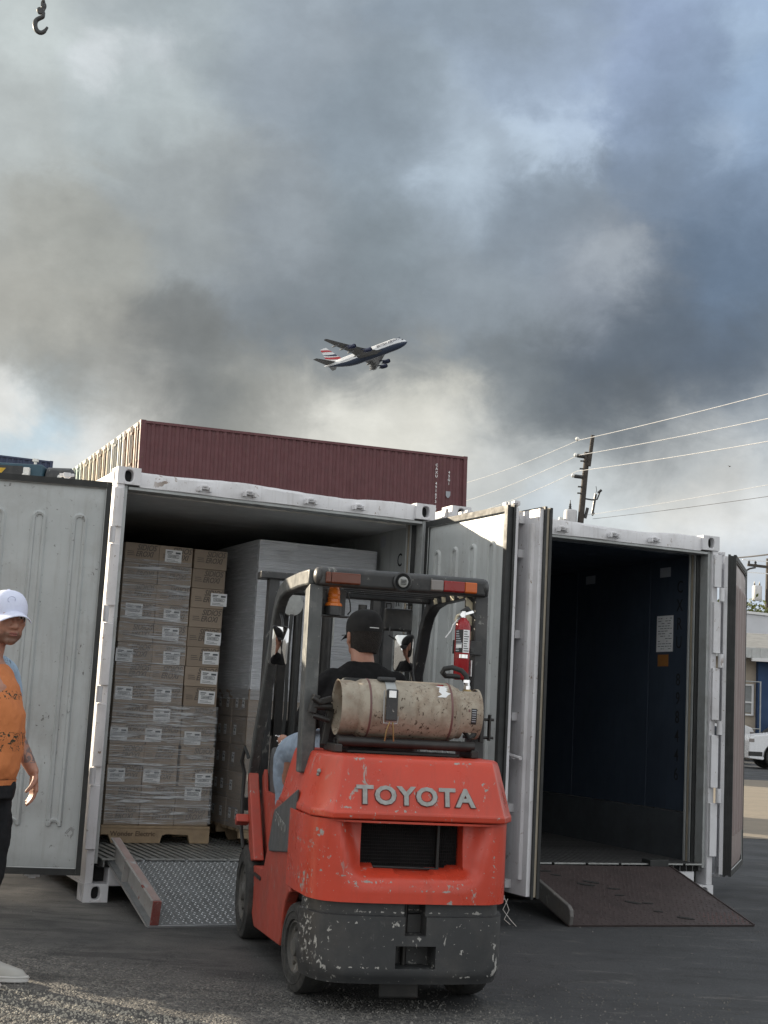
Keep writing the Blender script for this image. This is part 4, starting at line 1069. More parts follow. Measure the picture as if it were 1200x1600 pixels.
# rear lamp bar
mb = MB(); mb.prism([(.045, 1.945), (.11, 1.94), (.12, 2.03), (.07, 2.04), (.04, 2.02)], 'x', -.455, .470); mb.build('lamp_bar', 'guard_black', fk, .012, seg=3)
for x0, x1, mm in ((-.395, -.235, 'lens_brown'), (-.425, -.396, 'lens_brown'), (.155, .225, 'lens_clear'), (.2265, .345, 'lens_red'), (.3465, .415, 'lens_orange')):
    mb = MB(); mb.prism([(.030, 1.957), (.048, 1.952), (.048, 2.012), (.030, 2.008)], 'x', x0, x1); mb.build('lamp_lens', mm, fk, .005)
for s in (-1, 1):
    mb = MB(); mb.ell((s*.462+.006, .085, 1.99), (.028, .05, .047), 12, 8); mb.build('bar_end_cap', 'guard_black', fk, smooth=True)
mb = MB(); mb.lathe([(.050, .016), (.052, .006), (.044, .0), (.03, .012)], 24, c=(-.005, .022, 1.985), axis='y'); mb.build('alarm_housing', 'guard_black', fk, smooth=True)
mb = MB(); mb.lathe([(.027, .012), (.027, .004), (.022, .002)], 24, c=(-.005, .012, 1.985), axis='y'); al = mb.build('alarm_face', 'letter_grey', fk, smooth=True)
mb = MB()
for k in range(4): mb.box((-.021, .0105, 1.972+k*.007), (.011, .0125, 1.975+k*.007))
mb.build('alarm_slot', 'guard_black', al)
# amber beacon on its bracket
mb = MB(); mb.box((-.445, .13, 1.795), (-.265, .20, 1.803)); mb.box((-.445, .196, 1.80), (-.275, .202, 1.94)); mb.build('beacon_bracket', 'guard_black', fk, .003)
mb = MB(); mb.lathe([(.046, 0), (.044, .045)], 24, c=(-.350, .155, 1.8035)); mb.build('beacon_base', 'guard_black', fk, smooth=True)
mb = MB(); mb.lathe([(.048, 0), (.044, .014), (.034, .020), (.033, .035), (.036, .038), (.033, .042), (.032, .058), (.035, .061), (.032, .065), (.030, .082), (.027, .088), (.021, .104), (.008, .112)], 24, c=(-.350, .155, 1.849)); mb.build('beacon_lens', 'amber', fk, smooth=True)
for pts_ in ([(-.27, .155, 1.81), (-.255, .15, 1.83), (-.26, .15, 1.87), (-.275, .16, 1.92)], [(-.44, .16, 1.94), (-.43, .15, 1.90), (-.405, .15, 1.875)]): MB().tube(pts_, .004, 6).build('beacon_wire', 'rubber', fk, smooth=True)
# mast
for s in (-1, 1):
    mb = MB(); mb.box((s*.40-.035, 1.86, .08), (s*.40+.035, 1.98, 2.16)); mb.build('mast_channel', 'guard_black', fk, .006)
    mb = MB(); mb.box((s*.315-.028, 1.88, .10), (s*.315+.028, 1.97, 2.10)); mb.build('inner_channel', 'black_metal', fk, .004)
    MB().cyl((s*.22, 1.90, .2), (s*.22, 1.90, 2.0), .030, n=14).build('lift_cylinder', 'black_metal', fk, smooth=True)
MB().box((-.50, 1.84, 2.12), (.46, 1.99, 2.165)).build('mast_crossbar', 'guard_black', fk, .006)
for z in (.40, 1.15): MB().box((-.40, 1.955, z), (.40, 2.0, z+.10)).build('mast_crossbar', 'guard_black', fk, .004)
MB().cyl((-.02, 1.90, .3), (-.02, 1.90, 1.95), .038, n=16).build('free_lift_cylinder', 'black_metal', fk, smooth=True)
for k in range(22): 
    for x in (-.16,): MB().cbox((x, 1.90, .5+k*.066), (.022, .016, .050)).build('chain_link', 'black_metal', fk, .002)
mb = MB(); mb.lathe([(.072, -.02), (.074, -.016), (.074, .016), (.060, .02), (.056, .006), (.02, .006), (.018, .02)], 28, c=(-.285, 1.80, 1.965), axis='y'); hr = mb.build('hose_sheave', 'letter_grey', fk, smooth=True)
mb = MB(); mb.tube([(-.285, 1.78, 1.90), (-.30, 1.76, 1.7), (-.29, 1.77, 1.3), (-.31, 1.78, .9)], .012, 8); mb.tube([(-.25, 1.78, 1.9), (-.24, 1.77, 1.5), (-.25, 1.78, .9)], .010, 8); mb.build('mast_hose', 'rubber', fk, smooth=True)
MB().cyl((.0, 1.78, 1.72), (.0, 1.78, 1.99), .006, n=8).build('mast_rod', 'letter_grey', fk)
# carriage backrest and forks out front
mb = MB(); mb.box((-.48, 2.06, .30), (.48, 2.10, .38)); mb.box((-.48, 2.06, .68), (.48, 2.10, .76))
mb.build('carriage', 'black_metal', fk, .004)
for s in (-1, 1):
    mb = MB(); mb.prism([(2.10, .72), (2.14, .72), (2.14, .11), (3.14, .085), (3.14, .075), (2.10, .065)], 'x', s*.26-.05, s*.26+.05); mb.build('fork', 'black_metal', fk, .004)
# cable loop beside the left front pillar
mb = MB(); mb.tube([(-.535, 1.60, 1.02), (-.56, 1.62, 1.08), (-.57, 1.66, 1.0), (-.545, 1.68, .93), (-.55, 1.66, .8), (-.55, 1.62, .6), (-.54, 1.55, .5)], .012, 8); mb.build('side_hose', 'rubber', fk, smooth=True)
MB().prism([(1.50, .66), (1.56, .63), (1.60, .66), (1.55, .70)], 'x', -.60, -.52).build('mirror_stub', 'red_side', fk, .006)
# mirrors
def mirror(x, y, z, w, h, yaw, pitch=0):
    mb = MB(); pts = []
    for (cx, cz, a0) in ((w/2-.02, h/2-.02, 0), (-w/2+.02, h/2-.02, PI/2), (-w/2+.02, -h/2+.02, PI), (w/2-.02, -h/2+.02, 1.5*PI)):
        for k in range(5): a = a0 + PI/2*k/4; pts.append((cx+.02*math.cos(a), cz+.02*math.sin(a)))
    mb.prism(pts, 'y', 0, .022); o = mb.build('mirror', 'guard_black', fk, .004, loc=(x, y, z), rot=(pitch, 0, yaw), smooth=True)
    mb = MB(); inn = [(px*.93, pz*.95) for px, pz in pts]
    # slightly convex glass
    n = len(inn); c = mb.v((0, -.006, 0)); mid = [mb.v((px*.55, -.0045, pz*.55)) for px, pz in inn]; rim_ = [mb.v((px, -.0008, pz)) for px, pz in inn]
    for k in range(n): mb.f([c, mid[k], mid[(k+1) % n]]); mb.f([mid[k], rim_[k], rim_[(k+1) % n], mid[(k+1) % n]])
    mb.build('mirror_glass', 'mirror_glass', o, smooth=True)
    return o
m_, t_, b_, co_ = mat('mirror_glass'); b_.inputs['Base Color'].default_value = (.8, .8, .8, 1); b_.inputs['Metallic'].default_value = 1; b_.inputs['Roughness'].default_value = .03
def aim(o, M_, H_):
    M_ = Vector(M_); n_ = ((Vector(CAMF) - M_).normalized() + (Vector(H_) - M_).normalized()).normalized()
    q_ = (-n_).to_track_quat('Y', 'Z'); o.rotation_euler = q_.to_euler()
CAMF = (-FO[0]*math.cos(FY) - FO[1]*math.sin(FY), FO[0]*math.sin(FY) - FO[1]*math.cos(FY), 1.339)
aim(mirror(-.476, 1.05, 1.672, .115, .225, 0), (-.476, 1.05, 1.672), (-.09, .56, 1.66))
aim(mirror(.275, .98, 1.672, .125, .215, 0), (.275, .98, 1.672), (-.09, .56, 1.66))
for pts_, r_ in (([(-.46, 1.07, 1.78), (-.465, 1.1, 1.83), (-.47, 1.14, 1.86)], .008), ([(.33, 1.0, 1.60), (.36, 1.02, 1.5), (.365, 1.03, 1.38)], .012), ([(.24, 1.0, 1.74), (.19, 1.02, 1.77), (.20, 1.05, 1.82)], .006)): MB().tube(pts_, r_, 8).build('mirror_arm', 'guard_black', fk, smooth=True)
mb = MB(); mb.box((.17, 1.06, 1.80), (.345, 1.12, 1.93)); lw = mb.build('work_lamp', 'guard_black', fk, .012)
mb = MB(); mb.tube([(.175, 1.07, 1.93), (.175, 1.07, 1.955), (.205, 1.07, 1.955), (.205, 1.07, 1.93)], .004, 6); mb.tube([(.30, 1.07, 1.93), (.30, 1.07, 1.955), (.335, 1.07, 1.955), (.335, 1.07, 1.93)], .004, 6); mb.build('lamp_clip', 'black_metal', lw)
# seat and steering wheel
mb = MB(); mb.box((-.26, .36, 1.0), (.20, .84, 1.10)); mb.build('seat_cushion', 'rubber', fk, .03, seg=3)
mb = MB(); mb.prism([(.30, 1.10), (.38, 1.10), (.32, 1.50), (.25, 1.50)], 'x', -.26, .20); mb.build('seat_backrest', 'rubber', fk, .03, seg=3)
mb = MB(); mb.tube([(.16*math.cos(a)-.03, 1.22+.15*math.sin(a)*.8, 1.24+.16*math.sin(a)*.55) for a in [2*PI*k/24 for k in range(24)]], .013, 8, close=True); mb.cyl((-.03, 1.22, 1.24), (-.03, 1.42, 1.0), .02, n=10)
mb.build('steering_wheel', 'rubber', fk, smooth=True)
# gas bottle cradle
mb = MB(); mb.cyl((-.36, -.19, 1.190), (.36, -.19, 1.190), .024, n=14); mb.build('cradle_bar', 'black_metal', fk, smooth=True)
mb = MB(); mb.cyl((-.34, -.01, 1.180), (.34, -.01, 1.180), .020, n=14)
mb.build('cradle_bar', 'black_metal', fk, smooth=True)
for x in (-.36, .36):
    mb = MB(); mb.box((x-.02, -.22, 1.136), (x+.02, .06, 1.175)); mb.build('cradle_foot', 'black_metal', fk, .005)
mb = MB(); mb.box((-.30, -.15, 1.135), (.30, .05, 1.150)); mb.build('cradle_plate', 'black_metal', fk, .003)
mb = MB(); mb.tube([(-.10+.012, -.262, 1.20), (-.095, -.272, 1.25), (-.10, -.273, 1.29)], .004, 6); mb.tube([(-.135, -.262, 1.20), (-.130, -.272, 1.25), (-.115, -.273, 1.29)], .004, 6); mb.build('clasp_wire', 'brass', fk, smooth=True)
# clamp gear on pillars
mb = MB(); mb.cyl((-.46, -.02, 1.345), (-.36, -.02, 1.345), .018, n=10); mb.cyl((-.46, -.02, 1.30), (-.37, -.03, 1.28), .014, n=10); mb.cbox((-.455, -.0, 1.355), (.035, .07, .09), (0, .2, 0)); mb.cbox((-.40, -.01, 1.375), (.07, .06, .03), (0, -.3, 0)); mb.cyl((-.475, -.05, 1.385), (-.425, -.05, 1.36), .012, n=8); mb.cbox((-.375, .02, 1.25), (.035, .05, .18), (0, .15, 0)); mb.build('swing_bracket', 'black_metal', fk, .004)
mb = MB(); mb.cyl((.36, .0, 1.325), (.53, .0, 1.325), .008, n=8); mb.cyl((.36, .0, 1.235), (.53, .0, 1.235), .008, n=8); mb.cbox((.46, .0, 1.28), (.02, .03, .14)); mb.cbox((.505, .0, 1.285), (.012, .03, .13)); mb.build('latch_bracket', 'black_metal', fk, .003)

# gas bottle: a thing of its own on the cradle
tk = thing('gas_cylinder', 'rusty grey propane cylinder strapped flat on the forklift counterweight', 'gas cylinder', loc2w(FO, FY, (0, -.10, 1.348)), FY)
TR = .142
mb = MB(); mb.lathe([(.06, -.285), (.10, -.280), (.128, -.262), (.139, -.24), (TR, -.215), (TR, .185), (.139, .21), (.125, .235), (.095, .255), (.05, .262)], 48, axis='x'); mb.build('vessel', 'tank_paint', tk, smooth=True)
for x in (-.212, .19): MB().lathe([(TR-.001, x-.006), (TR+.0022, x-.003), (TR+.0022, x+.003), (TR-.001, x+.006)], 48, axis='x', cap=False).build('weld_seam', 'ramp_rust_tread', tk, smooth=True)
# foot ring (left)
mb = MB(); n = 40; A = []
for (r, x) in ((.126, -.262), (.130, -.285), (.131, -.345), (.134, -.352), (.128, -.350), (.124, -.345), (.123, -.285), (.118, -.262)): A.append((r, x))
mb.lathe(A, 48, axis='x', cap=False); mb.build('foot_ring', 'tank_paint', tk, smooth=True)
# collar (right) with a window cut for the valve
mb = MB(); n = 48
def collar(a0, a1, x0, x1, ro=.123, ri=.118, k=30):
    P = []
    for j in range(k+1):
        a = a0 + (a1-a0)*j/k; P.append((a,))
    rings = []
    for (a,) in P:
        c, s_ = math.cos(a), math.sin(a)
        rings.append([mb.v((x0, ro*c, ro*s_)), mb.v((x1, ro*c, ro*s_)), mb.v((x1, ri*c, ri*s_)), mb.v((x0, ri*c, ri*s_))])
    for a_, b_2 in zip(rings, rings[1:]):
        for i in range(4): mb.f([a_[i], a_[(i+1) % 4], b_2[(i+1) % 4], b_2[i]])
    mb.f(rings[0][::-1]); mb.f(rings[-1])
# angle measured from +y (forward), z up: rear faces -y = PI; window from top rear to forward
collar(R(118), R(228), .225, .352); collar(R(228), R(330), .225, .262); collar(R(330), R(478), .225, .245); collar(R(330), R(360), .245, .352); collar(R(228), R(330), .336, .352); collar(R(0), R(118), .338, .352)
mb.build('valve_collar', 'tank_paint', tk, .001, smooth=False)
mb = MB(); mb.cyl((.262, .01, .0), (.312, .01, .0), .028, n=14); mb.cyl((.300, .0, .02), (.300, -.015, .085), .015, n=10); mb.lathe([(.022, 0), (.026, .008), (.026, .022), (.018, .03)], 14, c=(.292, -.03, .088)); mb.build('valve', 'brass', tk, smooth=True)
mb = MB(); mb.cyl((.325, -.035, .06), (.325, -.035, .105), .010, n=10); mb.cyl((.29, .04, -.03), (.335, .03, -.06), .012, n=10); mb.build('relief_valve', 'chrome', tk, smooth=True)
mb = MB(); mb.cyl((.292, -.03, .118), (.288, -.03, .155), .013, n=12); mb.lathe([(.018, 0), (.018, .016)], 6, c=(.290, -.03, .118)); mb.lathe([(.017, 0), (.017, .014)], 6, c=(.288, -.03, .150)); mb.build('hose_fitting', 'chrome', tk)
mb = MB(); mb.tube([(.288, -.03, .160), (.283, -.03, .185), (.262, -.02, .208), (.22, .0, .222), (.185, .02, .214), (.178, .03, .196), (.20, .05, .180), (.26, .08, .182), (.31, .11, .178), (.345, .14, .14), (.35, .16, .06)], .0125, 10); mb.build('gas_hose', 'rubber', tk, smooth=True)
mb = MB(); mb.tube([(.30, -.02, -.05), (.285, -.04, -.09), (.305, -.05, -.115), (.335, -.03, -.10)], .012, 8); mb.build('gas_hose', 'rubber', tk, smooth=True)
# data plate and torn sticker, following the curve
def patch(name, mm, a0, a1, x0, x1, r, par, jag=0, k=10, zig=12):
    mb = MB(); rg = random.Random(2); rows = []
    for j in range(k+1):
        a = a0+(a1-a0)*j/k; jl = rg.uniform(-jag, jag); jr = rg.uniform(-jag, jag)
        rows.append([(x0+jl, r*math.cos(a), r*math.sin(a)), ((x0+x1)/2, r*math.cos(a), r*math.sin(a)), (x1+jr, r*math.cos(a), r*math.sin(a))])
    mb.grid(rows); return mb.build(name, mm, par, smooth=True)
patch('data_plate', 'label_black', R(168), R(204), .290, .318, .1240, tk)
for k in range(6): patch('plate_text', 'label_mid', R(171+k*5), R(173+k*5), .294, .314, .1246, tk)
patch('torn_sticker', 'label_white', R(118), R(150), .128, .172, TR+.001, tk, .014)
patch('torn_sticker', 'lens_red', R(112), R(119), .128, .162, TR+.0012, tk, .006)
patch('stamped_text', 'ramp_rust_tread', R(170), R(176), .275, .285, .1240, tk)
# strap with its buckle
mb = MB(); n = 40; rows = []
for j in range(n+1):
    a = R(20) + R(190)*j/n
    rows.append([(-.135, (TR+.004)*math.cos(a), (TR+.004)*math.sin(a)), (-.085, (TR+.004)*math.cos(a), (TR+.004)*math.sin(a)), (-.085, (TR+.001)*math.cos(a), (TR+.001)*math.sin(a))])
mb.grid(rows); mb.build('strap', 'steel_trim', tk, smooth=True)
mb = MB(); mb.box((-.143, -TR-.020, -.052), (-.087, -TR-.005, .096)); mb.build('strap_latch', 'dark_grey_paint', tk, .005)
mb = MB(); mb.box((-.134, -TR-.024, .055), (-.098, -TR-.0205, .090)); mb.build('latch_window', 'chrome', tk, .002)
mb = MB(); mb.tube([(-.155, -TR-.012, .09), (-.152, -TR-.01, -.02), (-.150, -TR-.008, -.065), (-.085, -TR-.008, -.065), (-.080, -TR-.01, -.03)], .0035, 6); mb.build('latch_bail', 'steel_trim', tk, smooth=True)
mb = MB(); mb.box((-.165, -.075, TR-.010), (-.08, -.02, TR+.012)); mb.build('strap_plate', 'dark_grey_paint', tk, .008)

# fire extinguisher on the right rear pillar
ex_ = thing('fire_extinguisher', 'red fire extinguisher fixed beside the forklift right rear pillar', 'extinguisher', loc2w(FO, FY, (.300, .02, 1.515)), FY)
ER = .039
MB().lathe([(.030, 0), (.037, .006), (ER, .012), (ER, .262), (.036, .280), (.028, .296), (.018, .304), (.016, .312)], 32).build('bottle', 'ext_red', ex_, smooth=True)
def epatch(name, mm, a0, a1, z0, z1, r=ER+.0006, par=ex_, n=10):
    mb = MB(); rows = [[(r*math.cos(a0+(a1-a0)*i/n), r*math.sin(a0+(a1-a0)*i/n), z) for i in range(n+1)] for z in (z0, z1)]
    mb.grid(rows); return mb.build(name, mm, par, smooth=True)
epatch('instruction_label', 'label_black', R(196), R(258), .135, .250)
epatch('instruction_label', 'label_white', R(259), R(318), .135, .250)
rg = random.Random(8)
for k in range(9):
    z = .142 + k*.012
    epatch('label_print', 'label_mid', R(200), R(200+rg.uniform(25, 54)), z, z+.006, ER+.0011)
    epatch('label_print', 'label_ink', R(264), R(264+rg.uniform(20, 48)), z, z+.0045, ER+.0011)
epatch('label_print', 'label_white', R(205), R(250), .158, .176, ER+.0015)
epatch('band', 'lens_red', R(180), R(360), .106, .128, ER+.0012, n=20); epatch('band_label', 'chrome', R(236), R(300), .108, .126, ER+.0019)
mb = MB(); mb.cyl((0, 0, .305), (0, 0, .345), .014, n=12); mb.prism([(-.03, .325), (.045, .352), (.052, .345), (.052, .338), (-.02, .312)], 'y', -.010, .010); mb.build('valve_head', 'chrome', ex_, .002)
mb = MB(); mb.prism([(-.018, .348), (.02, .372), (.058, .330), (.066, .312), (.058, .308), (.045, .33), (.015, .352), (-.01, .340)], 'y', -.009, .009); mb.build('lever', 'guard_black', ex_, .002)
mb = MB(); mb.cyl((-.014, -.022, .325), (-.014, -.030, .325), .012, n=14); mb.build('gauge', 'chrome', ex_, smooth=True)
mb = MB(); mb.tube([(-.015, 0, .328), (-.036, -.004, .318), (-.042, -.004, .300), (-.035, -.01, .285)], .007, 8); mb.build('nozzle', 'hazard_yellow', ex_, smooth=True)
mb = MB(); mb.box((-.038, .038, .13), (.115, .046, .20)); mb.box((.040, -.01, .14), (.056, .04, .16)); mb.build('bracket', 'guard_black', ex_, .003)
mb = MB(); mb.tube([(-.036, -.02, .30), (-.06, -.024, .27), (-.07, -.024, .24), (-.095, -.02, .205)], .003, 6); mb.build('pull_tag_string', 'label_white', ex_)
MB().box((.046, -.020, .02), (.050, .018, .10)).build('tag_card', 'label_white', ex_)

# ================================================================== PEOPLE
def loft(mb, rings, n=20, cap=True):
    """rings: (centre, (rx, ry), optional tilt) -> elliptical sections; ry along local y"""
    RR = []
    for it in rings:
        c, (rx, ry) = it[0], it[1]; q = it[2] if len(it) > 2 else None
        M_ = Euler(q).to_matrix() if q else Matrix.Identity(3)
        ring = []
        for k in range(n):
            a = 2*PI*k/n; e = .86
            p = Vector((rx*math.copysign(abs(math.cos(a))**e, math.cos(a)), ry*math.copysign(abs(math.sin(a))**e, math.sin(a)), 0))
            ring.append(mb.v(Vector(c) + M_ @ p))
        RR.append(ring)
    for a, b in zip(RR, RR[1:]):
        for k in range(n): mb.f([a[k], a[(k+1) % n], b[(k+1) % n], b[k]])
    if cap: mb.f(RR[0][::-1]); mb.f(RR[-1])
def limb(mb, pts, rad, n=14):
    # dense resample for smooth bends
    P = []; Rr = []
    pts = [Vector(p) for p in pts]
    for i in range(len(pts)-1):
        for k in range(4):
            t_ = k/4; P.append(pts[i].lerp(pts[i+1], t_)); Rr.append(rad[i]*(1-t_)+rad[i+1]*t_)
    P.append(pts[-1]); Rr.append(rad[-1])
    for _ in range(2):
        Q = P[:]
        for i in range(1, len(P)-1): Q[i] = (P[i-1] + P[i]*2 + P[i+1])/4
        P = Q
    mb.tube(P, Rr, n); mb.ell(P[0], (Rr[0],)*3, 12, 8); mb.ell(P[-1], (Rr[-1],)*3, 12, 8)
FOLD = bpy.data.textures.new('folds', 'CLOUDS'); FOLD.noise_scale = .11; FOLD.noise_depth = 3
def folds(o, strength, size=.11):
    d = o.modifiers.new('folds', 'DISPLACE'); d.texture = FOLD; d.strength = strength; d.mid_level = .5; d.texture_coords = 'LOCAL'; d.direction = 'NORMAL'
def remesh(o, vox, it=6, f=.5):
    r = o.modifiers.new('remesh', 'REMESH'); r.mode = 'VOXEL'; r.voxel_size = vox; r.use_smooth_shade = True
    s = o.modifiers.new('smooth', 'SMOOTH'); s.factor = f; s.iterations = it
    return o
def hand(mb, wrist, d, palmn, side, curl, L=.18):
    """wrist point, d = direction of palm, palmn = palm normal; five fingers with knuckle bends"""
    d = Vector(d).normalized(); pn = Vector(palmn).normalized(); sd = d.cross(pn)*side
    w = Vector(wrist)
    for t_ in (.0, .2, .4, .6, .8, 1.0):
        c = w + d*(.085*t_)
        for q in (-1, -.33, .33, 1): mb.ell(c + sd*q*(.018+.012*t_), (.016, .016, .016), 10, 6)
    for i, (q, fl) in enumerate(((1, .070), (.35, .080), (-.33, .075), (-1, .060))):
        b = w + d*.085 + sd*q*.031; p = b; dirn = d.copy(); pts = [w + d*.06 + sd*q*.024, b]
        for j, seg in enumerate((.45, .32, .23)):
            ang_ = curl*(.55, 1.0, .8)[j]
            dirn = (dirn*math.cos(ang_) + pn*math.sin(ang_)).normalized(); p = p + dirn*fl*seg; pts.append(p)
        mb.tube(pts, [.011, .0105, .0095, .0085, .0072], 10); mb.ell(pts[-1], (.0072,)*3, 8, 6)
    tb = w + d*.025 + sd*.026
    pts = [tb, tb + (d*.6 + sd*.8 + pn*.4).normalized()*.035, tb + (d*.8 + sd*.75 + pn*.6).normalized()*.068, tb + (d*1.0 + sd*.55 + pn*.8).normalized()*.092]
    mb.tube(pts, [.015, .0135, .011, .009], 10); mb.ell(pts[-1], (.009,)*3, 8, 6)

def head_mesh(mb, c, yaw=0, pitch=0, sc=1.0, wide=1.0):
    """face looks along +y before yaw; c = centre of head at eye level"""
    old = mb.M
    mb.M = mb.M @ Matrix.Translation(c) @ Euler((pitch, 0, yaw)).to_matrix().to_4x4() @ Matrix.Diagonal((sc*wide, sc, sc, 1))
    E = mb.ell
    E((0, -.015, .035), (.077, .098, .088), 24, 16)           # skull
    E((0, .018, -.02), (.066, .074, .085), 20, 14)            # face mass
    E((0, .022, -.075), (.052, .050, .040), 18, 12)           # jaw
    E((0, .056, -.096), (.028, .026, .022), 12, 8)            # chin
    for s in (-1, 1):
        E((s*.034, .026, -.062), (.026, .040, .034), 12, 8); E((s*.042, .056, -.020), (.022, .022, .020), 12, 8)   # jaw corner, cheekbone
        E((s*.079, -.008, -.012), (.008, .020, .033), 12, 8, (0, s*.15, .2*s))  # ear
        E((s*.033, .082, .022), (.026, .013, .009), 12, 6, (0, s*.12, -s*.25))   # brow
        E((s*.032, .078, -.002), (.017, .012, .007), 10, 6)   # lower lid mass
    mb.tube([(0, .084, .014), (0, .094, -.010), (0, .106, -.032)], [.009, .011, .013], 10)   # nose
    E((0, .101, -.036), (.016, .014, .011), 12, 8)
    for s in (-1, 1): E((s*.014, .092, -.038), (.009, .010, .008), 8, 6)
    E((0, .074, -.066), (.030, .016, .020), 14, 8); E((0, .084, -.063), (.024, .010, .006), 12, 6); E((0, .081, -.075), (.021, .010, .007), 12, 6)   # lips
    mb.M = old
def face_bits(parent, c, yaw, pitch, sc=1.0, mats=('eye_white', 'eye_dark', 'lip')):
    M_ = Matrix.Translation(c) @ Euler((pitch, 0, yaw)).to_matrix().to_4x4() @ Matrix.Diagonal((sc, sc, sc, 1))
    for s in (-1, 1):
        mb = MB(); mb.M = M_; mb.ell((s*.032, .0835, .009), (.014, .010, .0062), 12, 8); e = mb.build('eye', 'eye_white', parent, smooth=True)
        mb = MB(); mb.M = M_; mb.ell((s*.032+.002, .0925, .009), (.0058, .003, .0056), 10, 8); mb.build('iris', 'eye_dark', e, smooth=True)
        mb = MB(); mb.M = M_; mb.ell((s*.033, .0915, .024), (.019, .004, .0032), 10, 6, (0, s*.12, -s*.25)); mb.build('eyebrow', 'hair_dark', parent, smooth=True)
    mb = MB(); mb.M = M_; mb.ell((0, .0895, -.0645), (.022, .006, .0042), 12, 6); mb.ell((0, .0875, -.0735), (.019, .006, .0048), 12, 6); mb.build('lips', 'lip', parent, smooth=True)
    return M_
def cap_parts(parent, M_, mm, brim_dir=1, panel=True):
    """cap shell and curved brim"""
    mb = MB(); mb.M = M_
    rings = []; n = 28
    for j in range(8):
        a = PI/2*j/7*.98
        r = math.cos(a)**.80; z = .052 + .088*math.sin(a)
        rings.append(((0, -.014, z), (.0865*max(r, .02), .108*max(r, .02))))
    loft(mb, [((0, -.014, .018), (.0850, .1065)), ((0, -.014, .036), (.0865, .1085))] + rings, n)
    crown = mb.build('cap', mm, parent, smooth=True)
    mb = MB(); mb.M = M_
    rows = []
    for j in range(9):
        v = j/8
        row = []
        for i in range(17):
            u = -1 + 2*i/16
            y = .076*math.sqrt(max(0, 1-(u*.86)**2)) + .010 + v*(.078 - .020*u*u)
            row.append((u*.074, y, .040 - .020*v - .026*u*u - .006*v*v))
        rows.append(row)
    top = mb.grid(rows); rows2 = [[(x, y, z-.004) for x, y, z in row] for row in rows]; bot = mb.grid(rows2)
    for i in range(16): mb.f([top[8][i], top[8][i+1], bot[8][i+1], bot[8][i]])
    mb.build('cap_brim', mm, crown, smooth=True)
    mb = MB(); mb.M = M_; mb.ell((0, -.014, .141), (.008, .008, .004), 10, 6); mb.build('cap_button', mm, crown, smooth=True)
    return crown

# ---- standing man, cut by the left edge
PX, PY, PYAW = -1.832, 6.60, -R(92)
man = thing('person', 'man in white cap, orange tank top and black trousers standing at the left', 'person', (PX, PY, 0), PYAW)
HY, HP = -R(52), R(1)        # head turned towards the camera side (his right)
HC = (.0, .070, 1.672)
mb = MB()
loft(mb, [((0, .0, .90), (.150, .115)), ((0, .01, .98), (.165, .135)), ((0, .03, 1.08), (.168, .132)), ((0, .035, 1.18), (.168, .130)), ((0, .03, 1.28), (.178, .128)), ((0, .015, 1.36), (.188, .125)), ((0, .0, 1.43), (.175, .095)), ((0, -.005, 1.475), (.115, .070)), ((0, .0, 1.50), (.065, .058))], 28)
limb(mb, [(0, -.005, 1.46), (0, .02, 1.60)], [.062, .058])
head_mesh(mb, HC, HY, HP, 1.03, 1.03)
# arms: left (far) forward of the belly, right (near) a little back
limb(mb, [(-.175, .04, 1.40), (-.215, .06, 1.30), (-.24, .08, 1.14), (-.235, .14, 1.04), (-.225, .195, .96)], [.060, .052, .042, .038, .028])
hand(mb, (-.225, .200, .955), (.05, .08, -1), (.5, -.8, 0), -1, .40)
limb(mb, [(.180, -.03, 1.415), (.230, -.10, 1.30), (.245, -.15, 1.13), (.24, -.13, 1.0), (.23, -.09, .90)], [.062, .054, .044, .040, .030])
hand(mb, (.23, -.085, .895), (0, .1, -1), (-1, .1, 0), 1, .35)
for s, fy in ((-1, .06), (1, .0)):
    limb(mb, [(s*.095, .0, .92), (s*.10, .02+fy*.5, .5), (s*.10, fy, .10)], [.090, .062, .042])
    mb.ell((s*.10, fy+.05, .060), (.034, .08, .022), 12, 8)
body = mb.build('body', 'skin_tattoo', man); remesh(body, .0052, 3, .45)
# left arm comes across in front: reshape by a second pose is not needed; it hangs ahead of the thigh
Mh = face_bits(man, HC, HY, HP, 1.03)
cp = cap_parts(man, Mh, 'cap_white')
mb = MB(); mb.M = Mh; mb.tube([(.018*math.cos(a)+.022, .088+.004*math.sin(a)-.0, .088+.014*math.sin(a)) for a in [2*PI*k/16 for k in range(16)]], .0014, 5, close=True)
mb.build('cap_emblem', 'cap_mark', cp)
mb = MB(); mb.M = Mh
loft(mb, [((0, -.020, -.045), (.074, .078)), ((0, -.018, .0), (.083, .096)), ((0, -.016, .036), (.085, .104))], 24)
hr_ = mb.build('hair', 'hair_dark', man, smooth=True)
for v in hr_.data.vertices:
    q = Mh.inverted() @ v.co
    if q.y > .02: v.co = Mh @ Vector((q.x*.86, min(q.y, .02) - .0, q.z))
